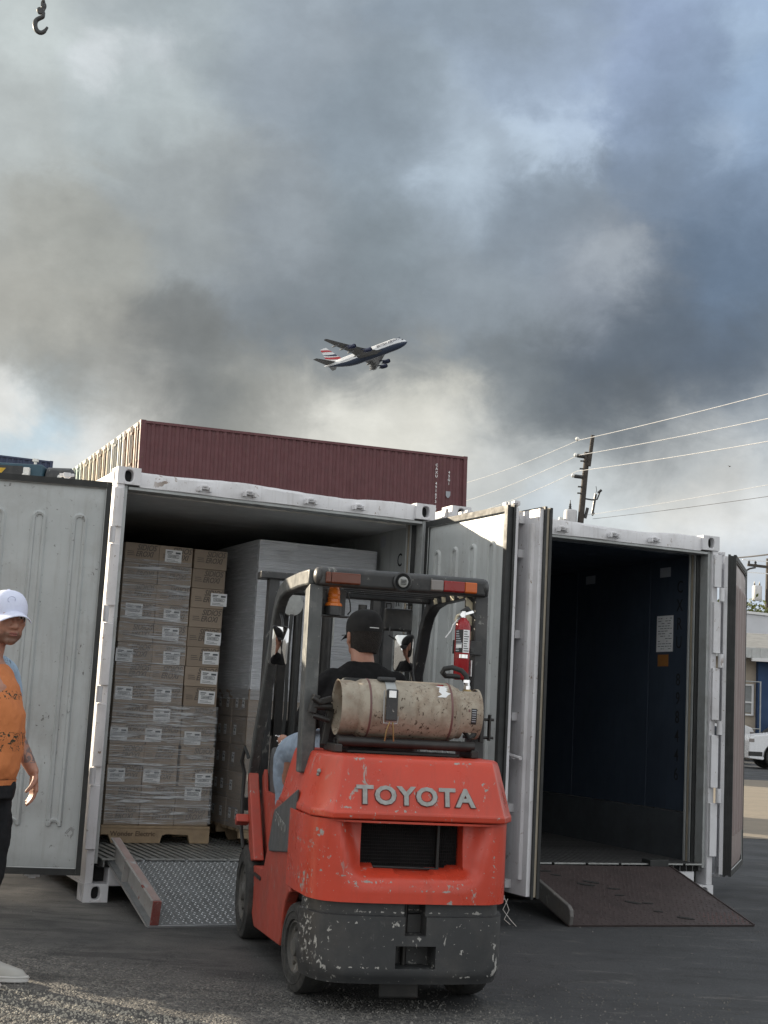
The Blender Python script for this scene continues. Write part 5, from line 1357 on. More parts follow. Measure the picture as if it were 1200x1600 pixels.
# tank top: body hull with deep armholes
mb = MB()
loft(mb, [((0, .012, .925), (.170, .150)), ((0, .02, .97), (.176, .156)), ((0, .038, 1.06), (.182, .145)), ((0, .048, 1.15), (.184, .146)), ((0, .046, 1.23), (.184, .140)), ((0, .035, 1.30), (.176, .132)), ((0, .018, 1.36), (.170, .134)), ((0, .006, 1.42), (.148, .108)), ((0, .0, 1.462), (.105, .082))], 30)
tt = mb.build('tank_top', 'tank_orange', man); remesh(tt, .008, 5); folds(tt, .026)
mb = MB(); loft(mb, [((0, .016, .905), (.172, .150)), ((0, .016, .930), (.175, .154))], 30, cap=False); hm = mb.build('hem', 'tank_orange', tt, smooth=True); folds(hm, .012)
mb = MB(); limb(mb, [(-.10, .03, 1.470), (-.150, .045, 1.435), (-.192, .058, 1.37), (-.212, .062, 1.31)], [.042, .056, .056, .052]); sl_ = mb.build('undershirt_sleeve', 'sleeve_blue', man); remesh(sl_, .008, 4); folds(sl_, .016)
# trousers
mb = MB()
loft(mb, [((0, .02, .955), (.168, .138)), ((0, .02, .90), (.176, .148)), ((0, .02, .84), (.180, .146))], 24)
for s, fy in ((-1, .06), (1, .0)):
    limb(mb, [(s*.088, .02, .88), (s*.10, .045+fy*.4, .66), (s*.102, fy*.8, .46), (s*.105, fy-.01, .22), (s*.105, fy-.02, .10)], [.110, .090, .074, .062, .056])
tr_ = mb.build('trousers', 'trousers_black', man); remesh(tr_, .009, 4); folds(tr_, .030)
# shoes
for s, fy in ((-1, .06), (1, -.01)):
    x = s*.105; mb = MB(); pts = []
    for k in range(28):
        a = 2*PI*k/28; yy = .150*math.cos(a); wx = (.046 if yy > 0 else .038)*math.sin(a)
        pts.append((x+wx, fy+.085+yy))
    mb.prism(pts, 'z', .002, .032); sh = mb.build('shoe_sole', 'sole', man, .006, seg=3)
    mb = MB(); loft(mb, [((x, fy+.082, .032), (.043, .143)), ((x, fy+.07, .055), (.043, .132)), ((x, fy+.035, .075), (.040, .092)), ((x, fy+.005, .095), (.038, .062)), ((x, fy-.01, .125), (.038, .050))], 24)
    mb.build('shoe_upper', 'shoe_grey', sh, smooth=True)
    mb = MB(); loft(mb, [((x, fy-.045, .034), (.0445, .040)), ((x, fy-.045, .07), (.0430, .036)), ((x, fy-.035, .10), (.040, .030))], 20); mb.build('heel_panel', 'shoe_white', sh, smooth=True)
    mb = MB(); mb.tube([(x + .0465*math.sin(a)*(1 if math.cos(a) > 0 else .84), fy+.085+.151*math.cos(a), .024) for a in [2*PI*k/28 for k in range(28)]], .0022, 5, close=True); mb.build('sole_welt', 'shoe_grey', sh, smooth=True)
    mb = MB(); loft(mb, [((x, fy+.045, .050), (.0452, .050)), ((x, fy+.030, .075), (.0425, .046)), ((x, fy+.015, .090), (.0405, .036))], 20); mb.build('shoe_panel', 'shoe_white', sh, smooth=True)
    mb = MB()
    for k in range(5): mb.tube([(x-.022, fy+.075-.017*k, .078+.010*k), (x, fy+.080-.017*k, .090+.010*k), (x+.022, fy+.075-.017*k, .078+.010*k)], .003, 5)
    mb.build('shoelace', 'shoe_white', sh, smooth=True)

# ---- driver on the seat, seen from behind
drv = thing('person', 'seated driver in black cap, black t-shirt and torn jeans on the forklift', 'person', loc2w(FO, FY, (-.105, .46, 0)), FY)
mb = MB(); DH = (.0, .05, 1.722); DHY = R(12)
limb(mb, [(0, -.02, 1.52), (-.01, .03, 1.66)], [.064, .060])
head_mesh(mb, DH, DHY, -R(4), 1.05, 1.05)
loft(mb, [((0, .0, 1.10), (.175, .13)), ((0, -.02, 1.25), (.185, .135)), ((0, -.03, 1.38), (.190, .12)), ((0, -.02, 1.46), (.15, .09)), ((0, -.01, 1.53), (.07, .06))], 24)
for s in (-1, 1):
    limb(mb, [(s*.150, -.01, 1.45), (s*.215, .03, 1.37), (s*.25, .10, 1.26), (s*.25, .24, 1.17), (s*.16, .46, 1.20), (s*.11, .60, 1.26)], [.055, .052, .046, .042, .036, .028])
    hand(mb, (s*.11, .60, 1.26), (-s*.3, 1, .1), (0, 0, -1), -s, .9)
    limb(mb, [(s*.11, .05, 1.13), (s*.20, .28, 1.12), (s*.27, .47, 1.09), (s*.26, .59, .80), (s*.22, .68, .52)], [.09, .08, .064, .052, .040])
db = mb.build('body', 'skin', drv); remesh(db, .0075, 4)
Md = face_bits(drv, DH, DHY, -R(4), 1.05)
cap_parts(drv, Md, 'cap_black')
mb = MB(); mb.M = Md; loft(mb, [((0, -.030, -.085), (.056, .064)), ((0, -.024, -.06), (.070, .080)), ((0, -.020, -.02), (.080, .094)), ((0, -.018, .036), (.083, .104))], 24)
hr2 = mb.build('hair', 'hair_dark', drv, smooth=True)
for v in hr2.data.vertices:
    q = Md.inverted() @ v.co
    if q.y > .005: v.co = Md @ Vector((q.x*.90, min(q.y, .005), q.z))
mb = MB(); mb.M = Md; mb.box((-.020, -.1235, .034), (.030, -.1215, .038)); mb.build('cap_strap', 'label_white', drv)
mb = MB(); mb.M = Md; mb.tube([(-.082, .0, .006), (-.084, .05, .010), (-.080, .085, .010)], .0025, 5); mb.build('glasses_arm', 'guard_black', drv)
mb = MB()
loft(mb, [((0, .0, 1.06), (.205, .165)), ((0, -.015, 1.18), (.208, .168)), ((0, -.03, 1.30), (.225, .162)), ((0, -.03, 1.40), (.228, .152)), ((0, -.02, 1.47), (.210, .130)), ((0, -.01, 1.53), (.165, .105)), ((0, .0, 1.572), (.110, .085)), ((-.003, .0, 1.590), (.078, .076))], 28)
for s in (-1, 1): limb(mb, [(s*.165, -.012, 1.470), (s*.222, .02, 1.395), (s*.265, .075, 1.28)], [.080, .078, .072])
ts = mb.build('tshirt', 'tshirt_black', drv); remesh(ts, .009, 4); folds(ts, .022)
mb = MB(); loft(mb, [((0, .03, 1.03), (.19, .16)), ((0, .03, 1.12), (.20, .17)), ((0, .02, 1.18), (.19, .15))], 24)
for s in (-1, 1): limb(mb, [(s*.10, .06, 1.13), (s*.20, .28, 1.13), (s*.275, .48, 1.10), (s*.285, .54, 1.02), (s*.26, .60, .80), (s*.22, .68, .55)], [.110, .098, .082, .078, .066, .062])
jn = mb.build('jeans', 'jeans', drv); remesh(jn, .009, 3); folds(jn, .024)
mb = MB()
mb.ell((-.315, .52, 1.150), (.035, .05, .030), 12, 8, (0, .5, 0)); mb.build('bare_knee', 'skin', drv, smooth=True)
rg = random.Random(5); mb = MB()
for k in range(14):
    a = rg.uniform(0, 2*PI); p = Vector((-.335+.03*math.cos(a)*.6, .52+.05*math.sin(a), 1.145-.03*math.cos(a)))
    mb.tube([p, p + Vector((rg.uniform(-.015, .01), rg.uniform(-.02, .02), rg.uniform(-.02, .01)))], .003, 4)
mb.build('frayed_denim', 'label_white', drv)
for s in (-1, 1):
    mb = MB(); loft(mb, [((s*.21, .76, .433), (.046, .14)), ((s*.21, .75, .47), (.045, .13)), ((s*.21, .71, .51), (.042, .075)), ((s*.21, .69, .55), (.045, .055))], 20); mb.build('shoe', 'rubber', drv, smooth=True)

# ================================================================== BACKGROUND
def corr(mb, L, z0, z1, y, pitch, dep, axis='x', off=0, x0=0):
    """trapezoid corrugated sheet running along x (or y)"""
    n = int(round(L/pitch)); p = L/n; pts = []
    for k in range(n):
        a = x0 + k*p; pts += [(a, 0), (a+p*.34, 0), (a+p*.5, dep), (a+p*.84, dep)]
    pts.append((x0+L, 0))
    lo = [mb.v((a, y+d, z0) if axis == 'x' else (y+d, a, z0)) for a, d in pts]
    hi = [mb.v((a, y+d, z1) if axis == 'x' else (y+d, a, z1)) for a, d in pts]
    for i in range(len(pts)-1): mb.f([lo[i], lo[i+1], hi[i+1], hi[i]])
HC_ = 2.66
BBM = {}; HGM = {}
for q_ in ('box_red', 'box_pale', 'box_tan', 'box_cream', 'box_green', 'box_orange', 'box_blue'):
    q2 = 'box_brown' if q_ == 'box_red' else q_
    BBM[q_] = MB().cbox((0, 0, 0), (.05, .12, .07)).mesh('bar_bracket', q2); HGM[q_] = MB().cbox((0, 0, 0), (.05, .16, .06)).mesh('hinge', q2)
def cargo_box(name, label, mm, group, rods='box_pale', detail=True):
    """steel box: long side along +x facing -y, door end facing -x"""
    c = thing(name, label, 'container', group=group)
    mb = MB(); corr(mb, LEN-.24, .16, HC_-.10, .03, .278, .036, x0=.12); mb.build('side_panel', mm, c)
    mb = MB(); corr(mb, LEN-.24, .16, HC_-.10, W-.03, .278, -.036, x0=.12); mb.build('side_panel', mm, c)
    mb = MB(); mb.box((.1, .0, HC_-.10), (LEN-.1, .06, HC_-.015)); mb.box((.1, W-.06, HC_-.10), (LEN-.1, W, HC_-.015)); mb.build('top_rail', mm, c)
    mb = MB(); mb.box((.1, .0, .0), (LEN-.1, .06, .16)); mb.box((.1, W-.06, .0), (LEN-.1, W, .16)); mb.build('bottom_rail', mm, c)
    mb = MB(); mb.box((.05, .05, HC_-.06), (LEN-.05, W-.05, HC_-.03)); mb.build('roof', mm, c)
    for x in (0, LEN-.15):
        for y in (0, W-.15): MB().box((x, y, .118), (x+.15, y+.15, HC_-.118)).build('corner_post', mm, c)
    for x in (-.004, LEN-.174):
        for y in (-.004, W-.158):
            for z in (0, HC_-.118): MB().box((x, y, z), (x+.178, y+.162, z+.118)).build('corner_casting', mm, c)
    # door end at x=0: two leaves with corrugation and four bars
    for k in range(2):
        y0 = .15 + k*1.07; mb = MB()
        for q in range(3):
            a = y0 + q*.356; mb.box((.035, a+.01, .15), (.055, a+.18, HC_-.13)); mb.box((-.004, a+.18, .15), (.05, a+.35, HC_-.13))
        mb.build('door', mm, c)
        for q in (.10, .97):
            MB().cyl((-.03, y0+q, .05), (-.03, y0+q, HC_-.04), .02, n=8).build('locking_bar', rods, c)
            for z in (.25, 1.3, HC_-.3): place('bar_bracket', BBM[mm], c, 0, (-.02, y0+q, z))
    for ya, yb in ((-.05, .002), (W-.002, W+.05)): MB().box((.12, ya, .1), (.16, yb, HC_-.1)).build('gap_shadow_strip', 'rubber', c) if False else None
    mb = MB(); mb.box((.0, .15, HC_-.13), (.1, W-.15, HC_-.01)); mb.build('header', mm, c); mb = MB(); mb.box((.0, .15, .02), (.1, W-.15, .13)); mb.build('sill', mm, c)
    MB().box((LEN-.08, .15, .02), (LEN-.03, W-.15, HC_-.02)).build('end_wall', mm, c)
    return c
STK = (-8.07, 45.33); SYAW = .402; TILT = -.019
Mst = Matrix.Translation((STK[0], STK[1], 0)) @ Matrix.Rotation(SYAW, 4, 'Z') @ Matrix.Rotation(TILT, 4, 'Y')
cols = [('box_red', 'maroon'), ('box_brown', 'rusty brown'), ('box_pale', 'pale grey'), ('box_brown', 'weathered tan'), ('box_cream', 'cream'), ('box_green', 'teal green'), ('box_orange', 'orange red')]
# order along the row away from the camera (door ends): maroon box has lighter brown doors
order = ['box_red', 'box_pale', 'box_tan', 'box_cream', 'box_green', 'box_orange']
nm = {'box_red': 'maroon', 'box_pale': 'pale grey', 'box_tan': 'tan', 'box_cream': 'cream', 'box_green': 'teal', 'box_orange': 'orange'}
posn = ['nearest the camera', 'second from the camera', 'third from the camera', 'fourth from the camera', 'fifth from the camera', 'farthest from the camera']
tiers = ['topmost', 'second from the top', 'third from the top', 'lowest']
ztop = 10.53
for j, mm in enumerate(order):
    base = None
    for t_ in range(4):
        lab = '%s shipping container, %s, stack %s' % (nm[mm], tiers[t_], posn[j])
        if base is None:
            base = cargo_box('shipping_container', lab, mm, 'stacked shipping containers behind the reefers'); o = base
            if mm == 'box_red':
                # lighter brown doors and stencils on the long side
                for ch in o.children:
                    if ch.name.split('.')[0] in ('door', 'header'): ch.data.materials[0] = MATS['box_brown']
                z = 2.22
                for ch in 'CAXU 491673 8':
                    if ch != ' ': text('stencil_letter', ch, .135, 'label_white', o, (LEN-1.23, -.012+.04, z), (PI/2, 0, 0), .003, bold=.003)
                    z -= .135
                z = 2.0
                for ch in '45G1': text('stencil_letter', ch, .13, 'label_white', o, (LEN-.72, .028, z), (PI/2, 0, 0), .003, bold=.003); z -= .14
                mb = MB(); mb.prism([(-.09, .12), (.09, .12), (.09, -.02), (.03, -.12), (-.03, -.12), (-.09, -.04)], 'y', -.003, .003); mb.build('stencil_badge', 'label_mid', o, loc=(LEN-.74, .024, 1.18))
                mb = MB(); mb.prism([(-.16, -.13), (.16, -.13), (0, .16)], 'y', -.003, .003); mb.build('warning_triangle', 'crane_yellow', o, loc=(LEN-.74, .022, .42))
                mb = MB(); mb.prism([(-.02, -.07), (.02, -.07), (.02, .06), (-.02, .06)], 'y', -.004, -.0035); mb.build('warning_mark', 'label_black', o, loc=(LEN-.74, .022, .40))
        else:
            o = copytree(base)
            o['label'] = lab
        o.matrix_world = Mst @ Matrix.Translation((0, j*(W+.105), ztop - HC_*(t_+1)))
# blue stack far left
BY_ = .42
pb = loc2w((-17.1, 70.0, 0), BY_, (-LEN, 0, 0))
base = None
for t_ in range(5):
    lab = 'dark blue shipping container at far left, %s of its stack' % ['topmost', 'second from the top', 'middle one', 'second from the bottom', 'lowest'][t_]
    if base is None: base = o = cargo_box('shipping_container', lab, 'box_blue', 'blue containers at far left')
    else: o = copytree(base); o['label'] = lab
    o.location = (pb[0], pb[1], 13.12 - HC_*(t_+1)); o.rotation_euler = (0, 0, BY_)

# ---- crane behind the left door, hook chain hanging into the top of the picture
cr = thing('mobile_crane', 'blue yard crane with yellow and black striped beam behind the left door', 'crane', (-10.6, 30.0, 0), 0)
MB().box((-2.6, .0, 5.02), (3.05, 1.0, 6.30)).build('beam', 'crane_blue', cr, .03, rot=(0, 0, 0))
for k in range(11):
    x = -2.2 + k*.42
    MB().prism([(x-.23, 5.90), (x+.03, 5.90), (x+.25, 6.18), (x-.01, 6.18)], 'y', -.012, -.004).build('hazard_stripe', 'crane_yellow', cr)
MB().box((-2.6, -.004, 5.84), (2.62, -.0005, 6.24)).build('stripe_panel', 'guard_black', cr)
mb = MB(); mb.lathe([(.20, -.30), (.30, -.26), (.31, .24), (.24, .30)], 22, c=(3.36, .4, 6.0), axis='x'); mb.build('winch_drum', 'guard_black', cr, smooth=True)
mb = MB(); mb.ell((3.42, .06, 6.05), (.05, .04, .05), 10, 8); mb.build('lamp_bulb', 'porcelain', cr, smooth=True)
mb = MB(); mb.box((2.66, -.14, 5.80), (2.80, -.02, 6.20)); mb.cyl((2.73, -.14, 6.0), (2.73, -.2, 6.0), .08, n=12); mb.build('work_light', 'porcelain', cr, .02)
mb = MB(); mb.cyl((2.86, .1, 6.30), (2.86, .1, 6.38), .03, n=8); mb.cbox((2.86, .1, 6.40), (.12, .1, .06)); mb.build('lamp', 'porcelain', cr)
for x in (-2.2, 2.0): MB().box((x, .2, .6), (x+.4, .8, 5.02)).build('column', 'crane_blue', cr, .02)
mb = MB(); mb.box((-3.0, -.6, .45), (3.0, 1.6, .95)); mb.build('chassis', 'crane_blue', cr, .03)
for x in (-2.4, 2.4):
    for y in (-.7, 1.5): MB().lathe([(.2, -.18), (.48, -.18), (.52, -.1), (.52, .1), (.48, .18), (.2, .18)], 24, c=(x, y, .52), axis='y').build('wheel', 'tyre', cr, smooth=True)
mb = MB(); mb.tube([(-1.8, .5, 6.1), (-1.0, .5, 14.0), (-.2, .5, 20.0), (1.9, .2, 25.0), (2.15, .1, 25.3)], [.34, .30, .26, .2, .16], 4); mb.build('boom', 'crane_blue', cr)
hk = thing('crane_hook', 'dark crane hook on a chain hanging at the top left corner', 'hook', (-8.53, 30, 16.33), 0); hk.scale = (.52, .52, .52)
mb = MB()
# hook in the x-z plane; origin at the bowl bottom
path = [(.14, 1.14), (.13, 1.0), (.12, .92), (-.02, .86), (-.16, .76), (-.20, .60), (-.17, .40), (-.07, .24), (.07, .17), (.20, .20), (.30, .32), (.37, .46)]
P = []
for i, (x, z) in enumerate(path): P.append(Vector((x-.02, 0, z-.12)))
for _ in range(2):
    Q = []
    for a, b in zip(P, P[1:]): Q += [a*.75+b*.25, a*.25+b*.75]
    P = [P[0]] + Q + [P[-1]]
n = len(P); mb.tube(P, [.075 + .035*math.sin(PI*i/(n-1)) if i < n*.85 else .075 - .03*(i-n*.85)/(n*.15) for i in range(n)], 12)
mb.build('hook', 'guard_black', hk, smooth=True)
mb = MB(); mb.cbox((.02, 0, 1.08), (.26, .16, .30), (0, .15, 0)); mb.ell((-.10, 0, 1.12), (.10, .10, .14), 10, 8); mb.ell((.10, 0, 1.30), (.13, .09, .20), 10, 8); mb.build('swivel_block', 'guard_black', hk, .03)
z = 1.42
for k in range(19):
    mb = MB(); pts = [(.055*math.cos(a), 0, .17*math.sin(a)) for a in [2*PI*i/16 for i in range(16)]]
    pts = [((x*1.25 if True else x), 0, z_) for x, _, z_ in pts]
    mb.tube(pts, .038, 8, close=True); mb.build('chain_link', 'guard_black', hk, loc=(.06+.01*math.sin(k*2.1), 0, z), rot=(0, .12*math.sin(k*1.7), PI/2*(k % 2) + .5), smooth=True)
    z += .25
while 16.33 + z*.52 < 25.2:
    o = bpy.data.objects.new('chain_link', hk.children[-1].data); COL.objects.link(o); o.parent = hk; o.location = (.06, 0, z); o.rotation_euler = (0, 0, .5 + PI/2*(int(z*4) % 2)); z += .25

# ---- utility pole with transformer and wires
pole = thing('utility_pole', 'wooden utility pole with transformer behind the right container', 'utility pole', (7.48-.30, 52, 0), 0)
lean = .062
def pp(z, dx=0, dy=0): return (.30 + (z-8.86)*lean + dx, dy, z)
MB().tube([pp(0), pp(6), pp(11.55)], [.17, .135, .105], 14).build('pole_shaft', 'pole_wood', pole, smooth=True)
MB().cyl(pp(11.0, .10, -.1), pp(12.2, .14, -.1), .075, n=8).build('pole_extension', 'pole_wood', pole)
att = []
for z, dx in ((12.05, -.42), (11.42, -.42), (10.62, -.45)):
    if z < 12:
        mb = MB(); mb.cyl(pp(z-.05, 0), pp(z-.02, dx+.05), .075, n=10); mb.build('insulator_arm', 'guard_black', pole)
    mb = MB(); mb.ell(pp(z, dx), (.08, .08, .08), 10, 8); mb.build('insulator', 'porcelain', pole, smooth=True)
for z in (11.2, 10.9, 10.2, 9.95): MB().cbox(pp(z, -.12), (.22, .06, .05)).build('pole_bracket', 'guard_black', pole)
mb = MB(); mb.tube([pp(9.75, .1), pp(9.72, .35), pp(9.75, .55), pp(10.0, .62)], .03, 8); mb.cyl(pp(9.2, .42), pp(9.95, .48), .05, n=8); mb.cyl(pp(10.0, .56), pp(10.12, .68), .05, n=8); mb.cyl(pp(9.2, .42), pp(9.15, .48), .07, n=8); mb.tube([pp(10.0, .48), pp(10.1, .5), pp(10.25, .46)], .012, 6)
mb.build('fuse_cutout', 'guard_black', pole, smooth=True)
mb = MB(); mb.lathe([(.24, 0), (.25, .04), (.25, .86), (.22, .92), (.08, .95)], 22, c=(-.32+.22, -.05, 8.35)); tf = mb.build('transformer_can', 'transformer', pole, smooth=True)
mb = MB(); mb.lathe([(.05, 0), (.07, .04), (.035, .08), (.06, .12), (.03, .16), (.045, .2), (.02, .26), (.012, .38)], 10, c=(-.12, -.05, 9.28)); mb.build('bushing', 'guard_black', tf, smooth=True)
mb = MB(); mb.tube([(-.45, -.08, 8.95), (-.50, -.1, 8.8), (-.47, -.1, 8.55)], .09, 8); mb.build('surge_arrester', 'porcelain', pole, smooth=True)
mb = MB(); mb.tube([(-.65, 0, 8.4), (-.62, 0, 8.62), (-.5, 0, 8.68)], .015, 6); mb.tube([(.45, 0, 8.75), (.7, 0, 8.7), (.85, 0, 8.45)], .02, 6); mb.cyl(pp(9.0, .16), pp(9.4, .22), .06, n=8); mb.build('drop_wire', 'guard_black', pole)
pw = Vector(pole.location)
def wire(a, b, sag, r, mm, label, n=26):
    mb = MB(); pts = []
    a, b = Vector(a), Vector(b)
    for i in range(n+1):
        t_ = i/n; p = a.lerp(b, t_); p.z -= sag*4*t_*(1-t_); pts.append(p)
    mb.tube(pts, r, 6); o = mb.build('power_line', mm, smooth=True); tag(o, label, 'power line', 'overhead power lines'); return o
WL = WIRES = []
far1 = [((4.5, 75, 14.52), (7.28, 51.9, 11.98), (14.4, 28.5, 10.6)), ((4.54, 75, 13.52), (7.30, 51.9, 11.40), (14.4, 28.5, 9.72)), ((5.06, 75, 12.87), (7.27, 51.9, 10.78), (14.4, 28.5, 8.98))]
for k, (a, b, c) in enumerate(far1):
    nmk = ['highest', 'middle', 'lowest'][k]
    d = Vector(a)-Vector(b)
    wire(Vector(a)+d*1.2, b, .5, .010, 'wire_alu', '%s of the three pale wires running left from the utility pole' % nmk)
    wire(b, c, .12, .012, 'wire_alu', '%s of the three pale wires running right from the utility pole' % nmk)
wire((7.67, 51.8, 9.09), (14.4, 28.2, 8.05), .10, .007, 'wire_alu', 'upper of two thin low wires right of the transformer')
wire((7.91, 51.8, 8.96), (14.4, 28.2, 7.55), .10, .008, 'wire_dark', 'lower of two thin low wires right of the transformer')
wire((15.29, 60, 8.77), (12.6, 40, 6.75), .05, .030, 'wire_dark', 'dark cable crossing the sky right of the far open door')

p2 = thing('utility_pole', 'far utility pole with crossarm and white transformer at the right edge', 'utility pole', (26.7, 95, 0), 0)
MB().tube([(0, 0, 0), (.12, 0, 13.2)], [.28, .22], 12).build('pole_shaft', 'pole_wood', p2, smooth=True)
MB().cbox((-.35, -.25, 12.6), (2.2, .14, .18), (0, .06, 0)).build('crossarm', 'pole_wood', p2)
for x in (-1.35, -.9, .6):
    mb = MB(); mb.lathe([(.05, 0), (.10, .05), (.05, .1), (.1, .16), (.03, .26)], 10, c=(x, -.25, 12.7)); mb.build('insulator', 'guard_black', p2, smooth=True)
mb = MB(); mb.tube([(-.9, -.3, 12.5), (-1.3, -.3, 12.4), (-1.8, -.3, 12.1)], .07, 6); mb.build('fuse_cutout', 'guard_black', p2, smooth=True)
mb = MB(); mb.lathe([(.30, 0), (.33, .05), (.33, .95), (.28, 1.02)], 20, c=(-.72, -.1, 10.25)); tf = mb.build('transformer_can', 'transformer', p2, smooth=True)
for x in (-.9, -.55): MB().lathe([(.04, 0), (.06, .1), (.02, .3)], 8, c=(x, -.1, 11.25)).build('bushing', 'guard_black', tf, smooth=True)
wire((21.03, 80, 11.2), (34, 88, 12.2), .1, .03, 'wire_alu', 'pale wire at the far utility pole crossarm, upper')
wire((21.0, 80, 10.49), (34, 88, 11.4), .1, .03, 'wire_alu', 'pale wire at the far utility pole crossarm, lower')

# ---- buildings at the right edge
b1 = thing('warehouse', 'pale stucco warehouse with plain parapet behind the blue building', 'building', (19.0, 75, 0), R(0))
mb = MB(); mb.prism([(-9, 0), (26, 0), (26, 6.35), (1.0, 7.62), (-9, 7.85)], 'y', 0, 12); mb.build('wall', 'stucco_white', b1)
mb = MB(); mb.prism([(-9.1, 7.86), (1.0, 7.63), (26.1, 6.36), (26.1, 6.50), (1.0, 7.77), (-9.1, 8.0)], 'y', -.1, 12.1); mb.build('coping', 'trim_white', b1)
for k in range(5): MB().box((-8+k*6, -.03, 4.6), (-6.4+k*6, -.002, 5.6)).build('window', 'glass_dark', b1)
b2 = thing('house', 'low navy blue and tan building with grey shingle roof', 'building', (17.0, 66, 0), 0)
MB().box((1.18, 0, 0), (16, 8, 4.75)).build('wall', 'stucco_blue', b2)
MB().box((-6, .35, 0), (1.175, 8, 4.95)).build('wall', 'stucco_tan', b2)
mb = MB(); mb.prism([(-.6, 5.24), (4.2, 6.25), (4.3, 6.15), (-.5, 5.14)], 'x', -7, 17)
mb.build('roof', 'roof_shingle', b2)
for x0 in (-6.9,):
    for k in range(60): MB().box((x0+k*.4, -.64, 4.78), (x0+k*.4+.2, -.60, 5.22)).build('fascia_board', 'fascia', b2)
MB().box((-7, -.60, 4.75), (17, -.56, 5.24)).build('fascia', 'fascia', b2)
MB().box((.7, -.72, 4.60), (17, -.5, 4.76)).build('gutter', 'trim_white', b2)
mb = MB(); mb.box((-7, .2, 5.0), (17, 8, 5.1)); mb.build('soffit', 'shutter', b2)
w_ = MB().box((-1.6, .30, 2.2), (1.0, .349, 3.5)).build('window_pane', 'shutter', b2)
mb = MB()
for x in (-1.65, -.30, .50, 1.0): mb.box((x-.05, .24, 2.1), (x+.05, .31, 3.55))
for z in (2.1, 2.68, 3.5): mb.box((-1.7, .235, z-.04), (1.05, .305, z+.04))
mb.build('window_frame', 'trim_white', b2)
mb = MB()
for x in (-1.9, -.2, 1.22): mb.cyl((x, -.3, 0), (x, -.3, 3.65), .035, n=6)
for z in (.2, 1.45, 3.65): mb.cyl((-1.9, -.3, z), (1.25, -.3, z), .03, n=6)
mb.build('security_bars', 'steel_trim', b2)

# ---- tree behind the buildings: trunk, limbs, clumped leaves with gaps
tree = thing('tree', 'bushy green tree rising behind the warehouse roof', 'tree', (23.4, 88, 0), 0)
rg = random.Random(31)
mb = MB(); mb.tube([(0, 0, 0), (.1, 0, 3), (-.1, .1, 6.2)], [.32, .26, .16], 10)
tips = []
for k in range(12):
    a = 2*PI*k/12 + rg.uniform(-.2, .2); r_ = rg.uniform(1.4, 3.2); z = rg.uniform(6.0, 9.0)
    mb.tube([(0, .05, 3.8+rg.uniform(0, 2)), (r_*.5*math.cos(a), r_*.5*math.sin(a), z-1.2), (r_*math.cos(a), r_*math.sin(a), z)], [.12, .07, .03], 6); tips.append((r_*math.cos(a), r_*math.sin(a), z))
mb.build('trunk', 'bark', tree, smooth=True)
mb = MB()
for k in range(150):
    tx, ty, tz = rg.choice(tips); cx, cy, cz = tx+rg.gauss(0, .8), ty+rg.gauss(0, .8), min(9.5, tz+rg.gauss(0, .5))
    for q in range(70):
        p = Vector((cx+rg.gauss(0, .32), cy+rg.gauss(0, .32), cz+rg.gauss(0, .26))); s_ = rg.uniform(.10, .20)
        e = Euler((rg.uniform(-1, 1), rg.uniform(-1, 1), rg.uniform(0, 6))).to_matrix()
        mb.poly([p + e @ Vector((-s_, 0, 0)), p + e @ Vector((0, -s_*.45, 0)), p + e @ Vector((s_*1.1, 0, s_*.2)), p + e @ Vector((0, s_*.45, 0))])
tag(mb.build('crown', 'leaf', tree), kind='stuff')

# ---- parked vehicles, side on, nose to the left
def vehicle(name, label, cat, loc, rz, body, Lc, prof, glass, wheels, wr, width=1.9, lamps=()):
    v = thing(name, label, cat, loc, rz, None)
    mb = MB(); pts = []
    # bottom edge with wheel arches
    xs = sorted(wheels); low = [(prof[0][0], .34)]
    bottom = []
    x = prof[0][0]
    for wx in xs:
        bottom.append((wx - wr*1.16, .32))
        for k in range(9):
            a = PI - PI*k/8; bottom.append((wx+wr*1.16*math.cos(a), wr + wr*1.16*math.sin(a)*1.02))
        bottom.append((wx + wr*1.16, .32))
    bottom.append((prof[-1][0], .36))
    full = [(prof[0][0], .36)] + bottom[:-1] + [(prof[-1][0], .36)] + list(reversed(prof))
    mb.prism([(a, b) for a, b in full], 'y', 0, width)
    o = mb.build('body', body, v, .035, seg=3)
    mb = MB()
    for yy in (-.004, width+.004 - .012): mb.prism(glass, 'y', yy, yy+.012)
    mb.build('side_window', 'glass_dark', v)
    for wx in xs:
        for yy, s in ((.10, -1), (width-.10, 1)):
            mb = MB(); mb.lathe([(wr*.66, -.11), (wr-.03, -.11), (wr, -.07), (wr, .07), (wr-.03, .11), (wr*.66, .11)], 28, c=(0, 0, 0), axis='y', cap=False); w = mb.build('wheel', 'tyre', v, loc=(wx, yy, wr), smooth=True)
            mb = MB(); mb.lathe([(wr*.66, s*.09), (wr*.6, s*.05), (wr*.2, s*.07), (.01, s*.08)], 20, axis='y'); 
            for k in range(6):
                a = 2*PI*k/6; mb.cbox((wr*.38*math.cos(a), s*.08, wr*.38*math.sin(a)), (wr*.55, .03, .07), (0, -a, 0))
            mb.build('rim', 'car_black', w)
        mb = MB(); mb.prism([(wx + wr*1.24*math.cos(PI*k/10), wr + wr*1.24*math.sin(PI*k/10)) for k in range(11)] + [(wx + wr*1.15*math.cos(PI*k/10), wr + wr*1.15*math.sin(PI*k/10)) for k in range(10, -1, -1)], 'y', -.02, .03); mb.build('arch_trim', 'car_trim', v)
    for (x, z, w2, h2, mm, nme) in lamps:
        MB().box((x, -.014, z), (x+w2, .05, z+h2)).build(nme, mm, v, .01)
    return v
